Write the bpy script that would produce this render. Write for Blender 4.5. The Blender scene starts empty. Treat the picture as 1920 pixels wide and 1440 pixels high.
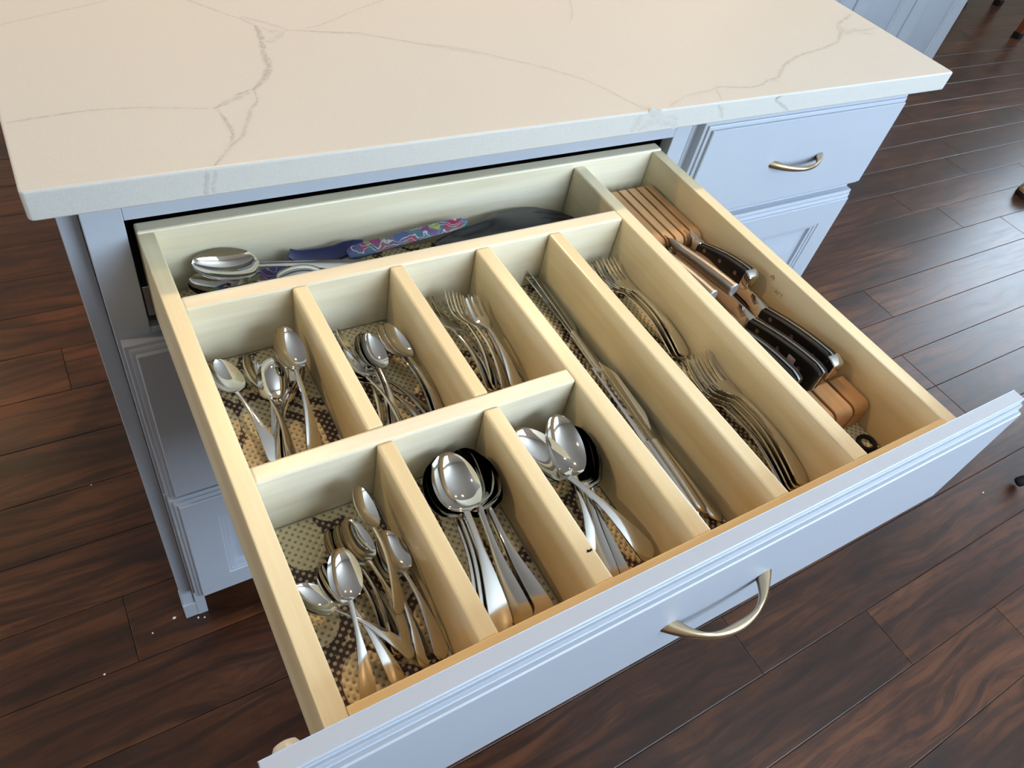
import bpy, bmesh, math, random
from mathutils import Matrix, Vector

random.seed(7)
scene = bpy.context.scene
COL = scene.collection
R = math.radians

# ------------------------------------------------------------------ camera
cam_data = bpy.data.cameras.new('camera')
cam = bpy.data.objects.new('camera', cam_data)
COL.objects.link(cam)
yaw, pitch, roll = 0.71685, -0.81753, 0.26477
fw = Vector((math.sin(yaw) * math.cos(pitch), math.cos(yaw) * math.cos(pitch), math.sin(pitch)))
rt = Vector((math.cos(yaw), -math.sin(yaw), 0))
up = rt.cross(fw)
r2 = rt * math.cos(roll) + up * math.sin(roll)
u2 = -rt * math.sin(roll) + up * math.cos(roll)
cam.matrix_world = Matrix(((r2.x, u2.x, -fw.x, -0.15749), (r2.y, u2.y, -fw.y, -0.63353),
                           (r2.z, u2.z, -fw.z, 1.30961), (0, 0, 0, 1)))
cam_data.sensor_width = 36
cam_data.lens = 1382.0 / 1920 * 36
cam_data.clip_start = 0.02
scene.camera = cam

# ------------------------------------------------------------------ colour management
vs = scene.view_settings
vs.view_transform = 'Standard'
vs.look = 'None'
vs.gamma = 1
vs.use_curve_mapping = False
vs.exposure = 0.0
cy = scene.cycles
cy.use_denoising = True
cy.max_bounces = 5
cy.diffuse_bounces = 2
cy.glossy_bounces = 4
cy.adaptive_threshold = 0.05
cy.caustics_reflective = False
cy.caustics_refractive = False
cy.sample_clamp_indirect = 6.0

# ------------------------------------------------------------------ world: daylight sky outside the windows
world = bpy.data.worlds.new('world')
scene.world = world
world.use_nodes = True
wn = world.node_tree.nodes
sky = wn.new('ShaderNodeTexSky')
sky.sky_type = 'PREETHAM'
sky.sun_direction = (0.2, 0.7, 0.6)
sky.turbidity = 4.0
wn['Background'].inputs['Strength'].default_value = 0.6
world.node_tree.links.new(sky.outputs[0], wn['Background'].inputs['Color'])

# room extents
RX0, RX1, RY0, RY1, RZ = -5.0, 6.6, -2.1, 4.2, 2.62
COOL = (0.68, 0.84, 1.0)
WARM = (1.0, 0.65, 0.32)


def area_light(name, loc, aim, sx, sy, power, color, shape='RECTANGLE'):
    d = bpy.data.lights.new(name, 'AREA')
    d.shape = shape
    d.size = sx
    d.size_y = sy
    d.energy = power
    d.color = color
    o = bpy.data.objects.new(name, d)
    COL.objects.link(o)
    o.location = loc
    o.rotation_euler = (Vector(aim) - Vector(loc)).to_track_quat('-Z', 'Y').to_euler()
    return o


# daylight arriving through the three window openings of the room
# (name, centre, inward direction, width, height, power)
WINDOWS = [('south', (1.6, RY0, 1.75), (0, 1, 0), 2.6, 1.36, 152),
           ('east_a', (RX1, -0.9, 1.90), (-1, 0, 0), 1.5, 1.0, 60),
           ('east_b', (RX1, 1.0, 1.90), (-1, 0, 0), 1.5, 1.0, 95),
           ('west', (RX0, 1.5, 1.70), (1, 0, 0), 2.0, 1.2, 110)]
for nm, c, d, w, h, p in WINDOWS:
    c = Vector(c)
    d = Vector(d)
    area_light('daylight_' + nm, c - d * 0.12, c + d, w, h, p, COOL)

# ------------------------------------------------------------------ helpers


def tag(o, label=None, cat=None, group=None, kind=None):
    if label:
        o['label'] = label
    if cat:
        o['category'] = cat
    if group:
        o['group'] = group
    if kind:
        o['kind'] = kind
    return o


def empty(name, loc=(0, 0, 0), label=None, cat=None, group=None):
    o = bpy.data.objects.new(name, None)
    COL.objects.link(o)
    o.location = loc
    o.empty_display_size = 0.02
    tag(o, label, cat, group)
    return o


def mesh_from(name, verts, faces, mat, smooth=35):
    me = bpy.data.meshes.new(name)
    me.from_pydata(verts, [], faces)
    bm = bmesh.new()
    bm.from_mesh(me)
    bmesh.ops.remove_doubles(bm, verts=bm.verts, dist=1e-6)
    bmesh.ops.recalc_face_normals(bm, faces=bm.faces)
    bm.to_mesh(me)
    bm.free()
    if smooth:
        me.shade_smooth()
        me.set_sharp_from_angle(angle=R(smooth))
    me.materials.append(mat)
    return me


def link(name, me, parent=None, loc=None):
    o = bpy.data.objects.new(name, me)
    COL.objects.link(o)
    if parent is not None:
        o.parent = parent
        o.location = Vector(loc) if loc is not None else (0, 0, 0)
    elif loc is not None:
        o.location = loc
    return o


def box_mesh(name, sx, sy, sz, mat, bevel=0.0, seg=2):
    """box centred on x,y; base at z=0"""
    bm = bmesh.new()
    bmesh.ops.create_cube(bm, size=1)
    bmesh.ops.scale(bm, vec=(sx, sy, sz), verts=bm.verts)
    bmesh.ops.translate(bm, vec=(0, 0, sz / 2), verts=bm.verts)
    if bevel:
        bmesh.ops.bevel(bm, geom=list(bm.edges), offset=bevel, segments=seg, affect='EDGES', profile=0.5)
    me = bpy.data.meshes.new(name)
    bm.to_mesh(me)
    bm.free()
    me.shade_smooth()
    me.set_sharp_from_angle(angle=R(14))
    me.materials.append(mat)
    return me


def box(name, x0, x1, y0, y1, z0, z1, mat, parent=None, bevel=0.0, seg=2, origin=(0, 0, 0)):
    me = box_mesh(name, x1 - x0, y1 - y0, z1 - z0, mat, bevel, seg)
    o = link(name, me, parent, ((x0 + x1) / 2 - origin[0], (y0 + y1) / 2 - origin[1], z0 - origin[2]))
    return o


def loops_mesh(name, loops, mat, cap0=True, cap1=True, smooth=35):
    """skin closed loops of equal length"""
    verts, faces = [], []
    n = len(loops[0])
    for lp in loops:
        verts += [tuple(v) for v in lp]
    for i in range(len(loops) - 1):
        for j in range(n):
            a, b = i * n + j, i * n + (j + 1) % n
            faces.append((a, b, b + n, a + n))
    if cap0:
        faces.append(tuple(range(n - 1, -1, -1)))
    if cap1:
        k = (len(loops) - 1) * n
        faces.append(tuple(range(k, k + n)))
    return mesh_from(name, verts, faces, mat, smooth)


def tube_mesh(name, pts, radii, mat, n=12, smooth=50):
    pts = [Vector(p) for p in pts]
    loops = []
    ref = Vector((0, 0, 1))
    for i, p in enumerate(pts):
        t = (pts[min(i + 1, len(pts) - 1)] - pts[max(i - 1, 0)]).normalized()
        r_ = ref if abs(t.dot(ref)) < 0.95 else Vector((1, 0, 0))
        a = t.cross(r_).normalized()
        b = t.cross(a)
        rad = radii[i] if isinstance(radii, (list, tuple)) else radii
        loops.append([p + (a * math.cos(2 * math.pi * k / n) + b * math.sin(2 * math.pi * k / n)) * rad for k in range(n)])
    return loops_mesh(name, loops, mat, smooth=smooth)


def prism_mesh(name, poly, x0, x1, mat, bevel=0.0, seg=2, axis='x', smooth=35):
    """polygon (two coords) extruded along an axis; x: poly=(y,z)  y: poly=(x,z)  z: poly=(x,y)"""
    def P(a, b, c):
        return {'x': (c, a, b), 'y': (a, c, b), 'z': (a, b, c)}[axis]
    bm = bmesh.new()
    v0 = [bm.verts.new(P(a, b, x0)) for a, b in poly]
    v1 = [bm.verts.new(P(a, b, x1)) for a, b in poly]
    bm.faces.new(v0)
    bm.faces.new(v1)
    n = len(poly)
    for i in range(n):
        bm.faces.new((v0[i], v0[(i + 1) % n], v1[(i + 1) % n], v1[i]))
    bmesh.ops.recalc_face_normals(bm, faces=bm.faces)
    if bevel:
        ed = [e for e in bm.edges if len(e.link_faces) == 2 and e.calc_face_angle(0) > R(40)]
        bmesh.ops.bevel(bm, geom=ed, offset=bevel, segments=seg, affect='EDGES', profile=0.5)
    me = bpy.data.meshes.new(name)
    bm.to_mesh(me)
    bm.free()
    me.shade_smooth()
    me.set_sharp_from_angle(angle=R(min(smooth, 20)))
    me.materials.append(mat)
    return me


# ------------------------------------------------------------------ materials


class NT:
    def __init__(self, name):
        self.m = bpy.data.materials.new(name)
        self.m.use_nodes = True
        self.t = self.m.node_tree
        self.n = self.t.nodes
        self.b = self.n['Principled BSDF']

    def new(self, typ, **kw):
        nd = self.n.new(typ)
        for k, v in kw.items():
            if k.startswith('i_'):
                nd.inputs[k[2:].replace('_', ' ')].default_value = v
            else:
                setattr(nd, k, v)
        return nd

    def l(self, a, b):
        self.t.links.new(a, b)

    def math(self, op, a, b=None, c=None):
        nd = self.n.new('ShaderNodeMath')
        nd.operation = op
        for i, v in enumerate((a, b, c)):
            if v is None:
                continue
            if isinstance(v, (int, float)):
                nd.inputs[i].default_value = v
            else:
                self.l(v, nd.inputs[i])
        return nd.outputs[0]

    def mix(self, fac, a, b, blend='MIX'):
        nd = self.n.new('ShaderNodeMix')
        nd.data_type = 'RGBA'
        nd.blend_type = blend
        for sock, v in ((nd.inputs[0], fac), (nd.inputs[6], a), (nd.inputs[7], b)):
            if isinstance(v, (int, float)):
                sock.default_value = v
            elif isinstance(v, tuple):
                sock.default_value = v if len(v) == 4 else (*v, 1)
            else:
                self.l(v, sock)
        return nd.outputs[2]

    def ramp(self, fac, stops):
        nd = self.n.new('ShaderNodeValToRGB')
        cr = nd.color_ramp
        while len(cr.elements) > 1:
            cr.elements.remove(cr.elements[-1])
        for i, (p, c) in enumerate(stops):
            e = cr.elements[0] if i == 0 else cr.elements.new(p)
            e.position = p
            e.color = (*c, 1) if len(c) == 3 else c
        self.l(fac, nd.inputs[0])
        return nd.outputs[0]

    def coords(self, scale=(1, 1, 1), rnd=0.0, kind='Object'):
        tc = self.n.new('ShaderNodeTexCoord')
        mp = self.n.new('ShaderNodeMapping')
        mp.inputs['Scale'].default_value = scale
        self.l(tc.outputs[kind], mp.inputs['Vector'])
        if rnd:
            oi = self.n.new('ShaderNodeObjectInfo')
            cb = self.n.new('ShaderNodeCombineXYZ')
            for i, k in enumerate((1.0, 0.73, 0.41)):
                self.l(self.math('MULTIPLY', oi.outputs['Random'], rnd * k), cb.inputs[i])
            self.l(cb.outputs[0], mp.inputs['Location'])
        return mp.outputs[0]

    def noise(self, vec, scale=5, detail=4, rough=0.55, dist=0.0):
        nd = self.new('ShaderNodeTexNoise', i_Scale=scale, i_Detail=detail, i_Roughness=rough, i_Distortion=dist)
        self.l(vec, nd.inputs['Vector'])
        return nd.outputs[0]

    def bump(self, height, strength=0.2, dist=0.001, to=None):
        nd = self.new('ShaderNodeBump', i_Strength=strength, i_Distance=dist)
        self.l(height, nd.inputs['Height'])
        self.l(nd.outputs[0], (to or self.b).inputs['Normal'])


def plain(name, col, rough=0.5, metal=0.0, spec=0.5, coat=0.0):
    t = NT(name)
    t.b.inputs['Base Color'].default_value = (*col, 1)
    t.b.inputs['Roughness'].default_value = rough
    t.b.inputs['Metallic'].default_value = metal
    t.b.inputs['Specular IOR Level'].default_value = spec
    if coat:
        t.b.inputs['Coat Weight'].default_value = coat
    return t.m


def painted(name, col, rough=0.38):
    t = NT(name)
    v = t.coords()
    f = t.noise(v, 60, 3)
    c = t.mix(f, tuple(k * 0.985 for k in col), tuple(min(1, k * 1.015) for k in col))
    t.l(c, t.b.inputs['Base Color'])
    t.b.inputs['Roughness'].default_value = rough
    t.bump(t.noise(v, 320, 2), 0.05, 0.0005)
    return t.m


def maple(name, along, base=(0.80, 0.66, 0.43), dark=(0.66, 0.50, 0.29), light=(0.86, 0.75, 0.55), rough=0.34):
    t = NT(name)
    s = {'x': (3, 60, 60), 'y': (60, 3, 60)}[along]
    v = t.coords(s, 40.0)
    wide = t.noise(t.coords({'x': (1.2, 14, 14), 'y': (14, 1.2, 14)}[along], 40.0), 1.0, 4, 0.6, 0.8)
    fine = t.noise(v, 1.0, 5, 0.65, 0.3)
    c = t.ramp(wide, [(0.3, dark), (0.47, base), (0.62, light), (0.8, base)])
    c = t.mix(t.math('MULTIPLY', t.ramp(fine, [(0.38, (1, 1, 1)), (0.58, (0, 0, 0))]), 0.45), c, dark)
    t.l(c, t.b.inputs['Base Color'])
    t.b.inputs['Roughness'].default_value = rough
    t.b.inputs['Coat Weight'].default_value = 0.25
    t.b.inputs['Coat Roughness'].default_value = 0.18
    t.bump(fine, 0.08, 0.0006)
    return t.m


def floor_wood(name):
    t = NT(name)
    base = t.coords((1, 1, 1), 60.0)
    # slow warping makes the grain flow and eddy
    warp = t.new('ShaderNodeTexNoise', i_Scale=2.2, i_Detail=2.0)
    mp = t.coords((1.2, 3.5, 1), 60.0)
    t.l(mp, warp.inputs['Vector'])
    add = t.new('ShaderNodeVectorMath', operation='MULTIPLY_ADD')
    t.l(warp.outputs['Color'], add.inputs[0])
    add.inputs[1].default_value = (0.07, 0.085, 0)
    t.l(base, add.inputs[2])

    def sc(x, y):
        m = t.new('ShaderNodeMapping')
        m.inputs['Scale'].default_value = (x, y, 1)
        t.l(add.outputs[0], m.inputs['Vector'])
        return m.outputs[0]
    big = t.noise(sc(2.4, 9), 1.0, 5, 0.6, 0.6)
    streak = t.noise(sc(5, 58), 1.0, 6, 0.72, 0.5)
    fine = t.noise(sc(14, 240), 1.0, 4, 0.7)
    ring = t.new('ShaderNodeTexWave', wave_type='BANDS', bands_direction='Y', i_Scale=1.0, i_Distortion=3.0, i_Detail=3.0,
                 i_Detail_Scale=1.2, i_Detail_Roughness=0.6)
    t.l(sc(1.0, 7.5), ring.inputs['Vector'])
    smoke = t.noise(sc(3.0, 7.0), 1.0, 3, 0.5, 0.3)
    oi = t.new('ShaderNodeObjectInfo')
    tone = t.math('ADD', t.math('MULTIPLY', oi.outputs['Random'], 0.16), -0.08)
    f = t.math('ADD', big, tone)
    c = t.ramp(f, [(0.28, (0.032, 0.0108, 0.0050)), (0.45, (0.072, 0.0238, 0.0092)), (0.58, (0.116, 0.040, 0.0150)),
                   (0.75, (0.160, 0.061, 0.0235))])
    c = t.mix(t.math('MULTIPLY', t.ramp(streak, [(0.40, (1, 1, 1)), (0.56, (0, 0, 0))]), 0.65), c, (0.018, 0.0078, 0.0056))
    c = t.mix(t.math('MULTIPLY', t.ramp(ring.outputs['Fac'], [(0.0, (1, 1, 1)), (0.09, (1, 1, 1)), (0.2, (0, 0, 0))]), 0.5), c,
              (0.015, 0.007, 0.0055))
    c = t.mix(t.math('MULTIPLY', t.ramp(smoke, [(0.60, (0, 0, 0)), (0.70, (1, 1, 1))]), 0.75), c, (0.012, 0.0075, 0.007))
    c = t.mix(t.math('MULTIPLY', fine, 0.35), c, (0.016, 0.0075, 0.005), 'MIX')
    t.l(c, t.b.inputs['Base Color'])
    t.l(t.math('ADD', t.math('MULTIPLY', streak, 0.16), 0.24), t.b.inputs['Roughness'])
    h = t.math('ADD', t.math('MULTIPLY', streak, 0.6), t.math('MULTIPLY', t.noise(sc(9, 16), 1.0, 3), 0.5))
    t.bump(h, 0.20, 0.0010)
    return t.m


def quartz(name, attr=False):
    t = NT(name)
    v = t.coords()
    sp = t.noise(v, 900, 2, 0.7)
    c = t.mix(t.ramp(sp, [(0.35, (0, 0, 0)), (0.7, (1, 1, 1))]), (0.535, 0.53, 0.50), (0.61, 0.605, 0.575))
    cl = t.noise(v, 7, 3)
    c = t.mix(t.math('MULTIPLY', cl, 0.12), c, (0.66, 0.62, 0.58))
    if attr:
        a = t.new('ShaderNodeAttribute', attribute_name='vein')
        nz = t.noise(t.coords((1, 1, 1)), 160, 5, 0.7, 0.5)
        ed = t.ramp(nz, [(0.34, (0.15, 0.15, 0.15)), (0.58, (1, 1, 1))])
        c = t.mix(t.math('MULTIPLY', a.outputs['Fac'], ed), c, (0.30, 0.285, 0.285))
    t.l(c, t.b.inputs['Base Color'])
    t.b.inputs['Roughness'].default_value = 0.40
    t.bump(t.noise(v, 500, 2), 0.03, 0.0004)
    return t.m


def steel(name, rough=0.1, col=(0.66, 0.65, 0.63)):
    t = NT(name)
    t.b.inputs['Metallic'].default_value = 1.0
    v = t.coords((40, 400, 40), 10)
    n = t.noise(v, 2.0, 3)
    t.b.inputs['Base Color'].default_value = (*col, 1)
    t.l(t.math('ADD', t.math('MULTIPLY', n, rough * 0.8), rough * 0.6), t.b.inputs['Roughness'])
    return t.m


def liner_mat(name):
    t = NT(name)
    g = t.new('ShaderNodeNewGeometry')
    mp = t.new('ShaderNodeMapping')
    mp.inputs['Scale'].default_value = (24, 17, 1)
    mp.inputs['Rotation'].default_value = (0, 0, 0.5)
    t.l(g.outputs['Position'], mp.inputs['Vector'])
    flat = t.new('ShaderNodeVectorMath', operation='MULTIPLY')
    flat.inputs[1].default_value = (1, 1, 0)
    t.l(mp.outputs[0], flat.inputs[0])
    vo = t.new('ShaderNodeTexVoronoi', feature='F1', i_Scale=1.0, i_Randomness=0.75)
    vo.voronoi_dimensions = '2D'
    t.l(flat.outputs[0], vo.inputs['Vector'])
    d = vo.outputs['Distance']
    sep = t.new('ShaderNodeSeparateXYZ')
    t.l(g.outputs['Position'], sep.inputs[0])
    k = 2 * math.pi / 0.0074
    sx = t.math('SINE', t.math('MULTIPLY', sep.outputs[0], k))
    sy = t.math('SINE', t.math('MULTIPLY', sep.outputs[1], k))
    knob = t.math('MULTIPLY', sx, sy)
    cream = (0.80, 0.68, 0.43)
    brown = (0.070, 0.038, 0.030)
    leaf = t.ramp(d, [(0.0, (1, 1, 1)), (0.435, (1, 1, 1)), (0.45, (0, 0, 0)), (0.60, (0, 0, 0)), (0.615, (1, 1, 1)),
                      (0.70, (1, 1, 1)), (0.715, (0, 0, 0))])
    # woven knots: dark dimples in the cream, pale knots in the brown
    dim = t.ramp(knob, [(0.0, (0.42, 0.31, 0.16)), (0.25, (0.42, 0.31, 0.16)), (0.42, cream), (1, cream)])
    dimn = t.math('MULTIPLY', knob, -1.0)
    dim = t.ramp(dimn, [(0.0, cream), (0.30, cream), (0.62, (0.50, 0.37, 0.185)), (0.95, (0.34, 0.24, 0.11))])
    bro = t.ramp(knob, [(0.0, brown), (0.26, brown), (0.48, (0.56, 0.45, 0.29))])
    c = t.mix(leaf, bro, dim)
    t.l(c, t.b.inputs['Base Color'])
    t.b.inputs['Roughness'].default_value = 0.55
    return t.m


M = {}
M['paint'] = painted('cabinet_paint', (0.435, 0.475, 0.545))
M['paint_far'] = painted('far_cabinet_paint', (0.435, 0.475, 0.545))
M['maple_x'] = maple('maple_grain_across', 'x', base=(0.83, 0.75, 0.56), dark=(0.72, 0.62, 0.43), light=(0.88, 0.82, 0.66))
M['maple_y'] = maple('maple_grain_deep', 'y', base=(0.82, 0.70, 0.44), dark=(0.73, 0.58, 0.33), light=(0.86, 0.76, 0.52))
M['maple_edge'] = maple('maple_orange', 'x', base=(0.74, 0.50, 0.22), dark=(0.62, 0.38, 0.15), light=(0.80, 0.57, 0.27))
M['block'] = maple('knife_block_wood', 'y', base=(0.56, 0.31, 0.135), dark=(0.42, 0.20, 0.075), light=(0.66, 0.40, 0.19), rough=0.4)
M['floor'] = floor_wood('floor_wood')
M['quartz'] = quartz('white_quartz')
M['quartz_vein'] = quartz('veined_quartz', True)
M['steel'] = steel('polished_steel', 0.05)
M['steel_hand'] = steel('polished_steel_handle', 0.13)
M['steel_satin'] = steel('satin_steel', 0.40, (0.30, 0.29, 0.28))
M['nickel'] = plain('champagne_nickel', (0.55, 0.43, 0.28), 0.30, 1.0)
M['black'] = plain('black_plastic', (0.007, 0.007, 0.008), 0.38, 0.0, 0.3)
M['black_soft'] = plain('black_nylon', (0.020, 0.021, 0.022), 0.42)
M['rubber'] = plain('black_rubber', (0.007, 0.007, 0.008), 0.6, 0.0, 0.25)
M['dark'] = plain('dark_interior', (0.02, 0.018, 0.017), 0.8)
M['rivet'] = plain('rivet_metal', (0.30, 0.24, 0.21), 0.35, 1.0)
M['liner'] = liner_mat('woven_liner')
M['wall'] = painted('wall_paint', (0.72, 0.66, 0.57), 0.6)
M['ceiling'] = painted('ceiling_paint', (0.84, 0.81, 0.75), 0.7)
M['white'] = painted('white_trim_paint', (0.75, 0.75, 0.74), 0.4)
M['clear'] = plain('clear_plastic', (0.62, 0.58, 0.50), 0.3)
M['blue'] = plain('navy_plastic', (0.008, 0.014, 0.080), 0.35)
M['chairwood'] = plain('red_brown_wood', (0.16, 0.035, 0.014), 0.4)
# ------------------------------------------------------------------ room shell


def struct(o):
    o['kind'] = 'structure'
    return o


def boxes_mesh(name, boxes, mat):
    verts, faces = [], []
    for x0, x1, y0, y1, z0, z1 in boxes:
        b = len(verts)
        verts += [(x0, y0, z0), (x1, y0, z0), (x1, y1, z0), (x0, y1, z0), (x0, y0, z1), (x1, y0, z1), (x1, y1, z1), (x0, y1, z1)]
        faces += [tuple(b + i for i in f) for f in ((3, 2, 1, 0), (4, 5, 6, 7), (0, 1, 5, 4), (1, 2, 6, 5), (2, 3, 7, 6), (3, 0, 4, 7))]
    me = bpy.data.meshes.new(name)
    me.from_pydata(verts, [], faces)
    me.materials.append(mat)
    return me


WT = 0.10


def wall(name, axis, pos, a0, a1, holes):
    """wall slab outside the room plane; holes = (centre, width, zc, height) along the wall"""
    lo, hi = (pos - WT, pos) if pos < 0 else (pos, pos + WT)
    segs, cur = [], a0
    for c, w, zc, h in sorted(holes):
        segs.append((cur, c - w / 2, 0, RZ))
        segs.append((c - w / 2, c + w / 2, 0, zc - h / 2))
        segs.append((c - w / 2, c + w / 2, zc + h / 2, RZ))
        cur = c + w / 2
    segs.append((cur, a1, 0, RZ))
    bx = [((p, q, lo, hi, z0, z1) if axis == 'y' else (lo, hi, p, q, z0, z1)) for p, q, z0, z1 in segs]
    return struct(link(name, boxes_mesh(name, bx, M['wall'])))


wall('wall_front', 'y', RY0, RX0, RX1, [(1.6, 2.6, 1.75, 1.36)])
wall('wall_back', 'y', RY1, RX0, RX1, [])
wall('wall_right', 'x', RX1, RY0 - WT, RY1 + WT, [(-0.9, 1.5, 1.90, 1.0), (1.0, 1.5, 1.90, 1.0)])
wall('wall_left', 'x', RX0, RY0 - WT, RY1 + WT, [(1.5, 2.0, 1.70, 1.2)])
struct(box('ceiling', RX0, RX1, RY0, RY1, RZ, RZ + 0.1, M['ceiling']))

pt = NT('window_glass')
mixn = pt.new('ShaderNodeMixShader')
tr = pt.new('ShaderNodeBsdfTransparent')
gl = pt.new('ShaderNodeBsdfGlossy', i_Roughness=0.02)
mixn.inputs[0].default_value = 0.06
pt.l(tr.outputs[0], mixn.inputs[1])
pt.l(gl.outputs[0], mixn.inputs[2])
pt.l(mixn.outputs[0], pt.n['Material Output'].inputs['Surface'])
M['glass'] = pt.m

for i, (nm, c, d, w, h, p) in enumerate(WINDOWS):
    root = struct(empty('window_%d' % (i + 1), c))
    c, d = Vector(c), Vector(d)
    side = Vector((-d.y, d.x, 0))
    side = Vector((abs(side.x), abs(side.y), 0))

    def bar(name, s0, s1, z0, z1, dep=0.05):
        off = -d * 0.05
        lo = side * s0 + off - Vector((abs(d.x), abs(d.y), 0)) * dep / 2
        hi = side * s1 + off + Vector((abs(d.x), abs(d.y), 0)) * dep / 2
        return box(name, lo.x, hi.x, lo.y, hi.y, z0, z1, M['white'], root, 0.004)
    bar('jamb', -w / 2, -w / 2 + 0.06, -h / 2, h / 2)
    bar('jamb', w / 2 - 0.06, w / 2, -h / 2, h / 2)
    bar('head', -w / 2 + 0.06, w / 2 - 0.06, h / 2 - 0.06, h / 2)
    bar('sill', -w / 2 + 0.06, w / 2 - 0.06, -h / 2, -h / 2 + 0.06)
    bar('mullion', -0.03, 0.03, -h / 2 + 0.06, h / 2 - 0.06)
    for s in (-1, 1):
        g = bar('pane', min(s * 0.03, s * (w / 2 - 0.06)), max(s * 0.03, s * (w / 2 - 0.06)), -h / 2 + 0.06, h / 2 - 0.06, 0.006)
        g.data = boxes_mesh('pane', [(-g.dimensions.x / 2, g.dimensions.x / 2, -g.dimensions.y / 2, g.dimensions.y / 2, 0, h - 0.12)], M['glass'])

# ------------------------------------------------------------------ floor: planks laid along x
sub = struct(box('floor', RX0, RX1, RY0, RY1, -0.06, -0.0035, M['floor']))
PW, Y0 = 0.1278, -0.533
JOINT = {0: 0.74, -1: 1.046, -2: 1.34, 2: 1.80, 5: 1.92, 6: 2.893, 7: 2.65, 8: 2.512, 10: 3.168, 9: -0.254, 11: 2.77, 4: -0.258, 3: 0.6}
_pl = {}


def plank_mesh(length):
    key = round(length, 2)
    if key not in _pl:
        bm = bmesh.new()
        bmesh.ops.create_cube(bm, size=1)
        bmesh.ops.scale(bm, vec=(key - 0.0008, PW - 0.0008, 0.014), verts=bm.verts)
        bmesh.ops.translate(bm, vec=(0, 0, -0.007), verts=bm.verts)
        ed = [e for e in bm.edges if all(v.co.z > -0.001 for v in e.verts)]
        bmesh.ops.bevel(bm, geom=ed, offset=0.0013, segments=2, affect='EDGES', profile=0.5)
        me = bpy.data.meshes.new('plank')
        bm.to_mesh(me)
        bm.free()
        me.shade_smooth()
        me.set_sharp_from_angle(angle=R(12))
        me.materials.append(M['floor'])
        _pl[key] = me
    return _pl[key]


for k in range(-5, 25):
    y = Y0 + PW * k + PW / 2
    xmin = -1.6
    xmax = 6.5 if k > 1 else 3.6
    j = JOINT.get(k, random.uniform(0.3, 0.9))
    x = j
    cuts = [j]
    while x > xmin:
        x -= random.choice((1.2, 1.3, 1.4))
        cuts.insert(0, x)
    x = j
    while x < xmax:
        x += random.choice((0.9, 1.1, 1.2, 1.2, 1.3))
        cuts.append(x)
    for a, b in zip(cuts, cuts[1:]):
        if a > 6.45 or b > 6.6:
            continue
        link('plank', plank_mesh(b - a), sub, ((a + b) / 2 - sub.location.x, y - sub.location.y, -sub.location.z))

# ------------------------------------------------------------------ ceiling lights
LM = NT('lamp_lens')
LM.b.inputs['Base Color'].default_value = (1, 0.9, 0.75, 1)
LM.b.inputs['Emission Color'].default_value = (1.0, 0.78, 0.50, 1)
LM.b.inputs['Emission Strength'].default_value = 14.0
CANS = [(0.30, 1.15, 20, 'above the back left of the island'), (1.35, 1.10, 15, 'above the back right of the island'),
        (-2.3, 0.5, 26, 'left of the island'), (3.3, 2.6, 4, 'in front of the far cabinets'),
        (-1.0, 2.9, 5, 'behind the island on the left')]
for (x, y, pw, wh) in CANS:
    r = empty('recessed_light', (x, y, RZ), 'round recessed ceiling light ' + wh, 'ceiling light')
    n = 28
    prof = [(0.062, -0.001), (0.066, -0.006), (0.082, -0.006), (0.084, -0.002), (0.084, 0.0)]
    link('trim_ring', loops_mesh('trim_ring', [[(a * math.cos(2 * math.pi * k / n), a * math.sin(2 * math.pi * k / n), z) for k in range(n)] for a, z in prof],
                                 M['white'], False, False), r)
    link('lens', loops_mesh('lens', [[(a * math.cos(2 * math.pi * k / n), a * math.sin(2 * math.pi * k / n), z) for k in range(n)] for a, z in ((0.063, 0.0), (0.063, -0.002))],
                            LM.m), r)
    d = bpy.data.lights.new('can_light', 'AREA')
    d.shape = 'DISK'
    d.size = 0.12
    d.energy = pw
    d.color = WARM
    o = bpy.data.objects.new('can_light', d)
    COL.objects.link(o)
    o.parent = r
    o.location = (0, 0, -0.012)

# ------------------------------------------------------------------ island cabinets
PAINT = M['paint']


def stepped(name, x0, x1, z0, z1, prof, mat, parent, org=(0, 0, 0), yback=0.0, smooth=30):
    """raised cabinet front: loops of (inset, y), from the back edge to the face"""
    loops = []
    for ins, y in prof:
        loops.append([(x0 + ins - org[0], y + yback - org[1], z0 + ins - org[2]), (x1 - ins - org[0], y + yback - org[1], z0 + ins - org[2]),
                      (x1 - ins - org[0], y + yback - org[1], z1 - ins - org[2]), (x0 + ins - org[0], y + yback - org[1], z1 - ins - org[2])])
    return link(name, loops_mesh(name, loops, mat, smooth=smooth), parent)


OGEE = [(0, 0), (0.0006, -0.0006), (0.0006, -0.0120), (0.0016, -0.0130), (0.0050, -0.0136), (0.0054, -0.0142), (0.0054, -0.0162), (0.0072, -0.0172),
        (0.0100, -0.0176), (0.0104, -0.0182), (0.0104, -0.0208), (0.0116, -0.0220)]
PANEL = OGEE + [(0.056, -0.0220), (0.0575, -0.0200), (0.0615, -0.0196), (0.0625, -0.0180), (0.067, -0.0172), (0.0685, -0.0125), (0.072, -0.0115), (0.078, -0.0115),
                (0.094, -0.0175)]


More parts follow.
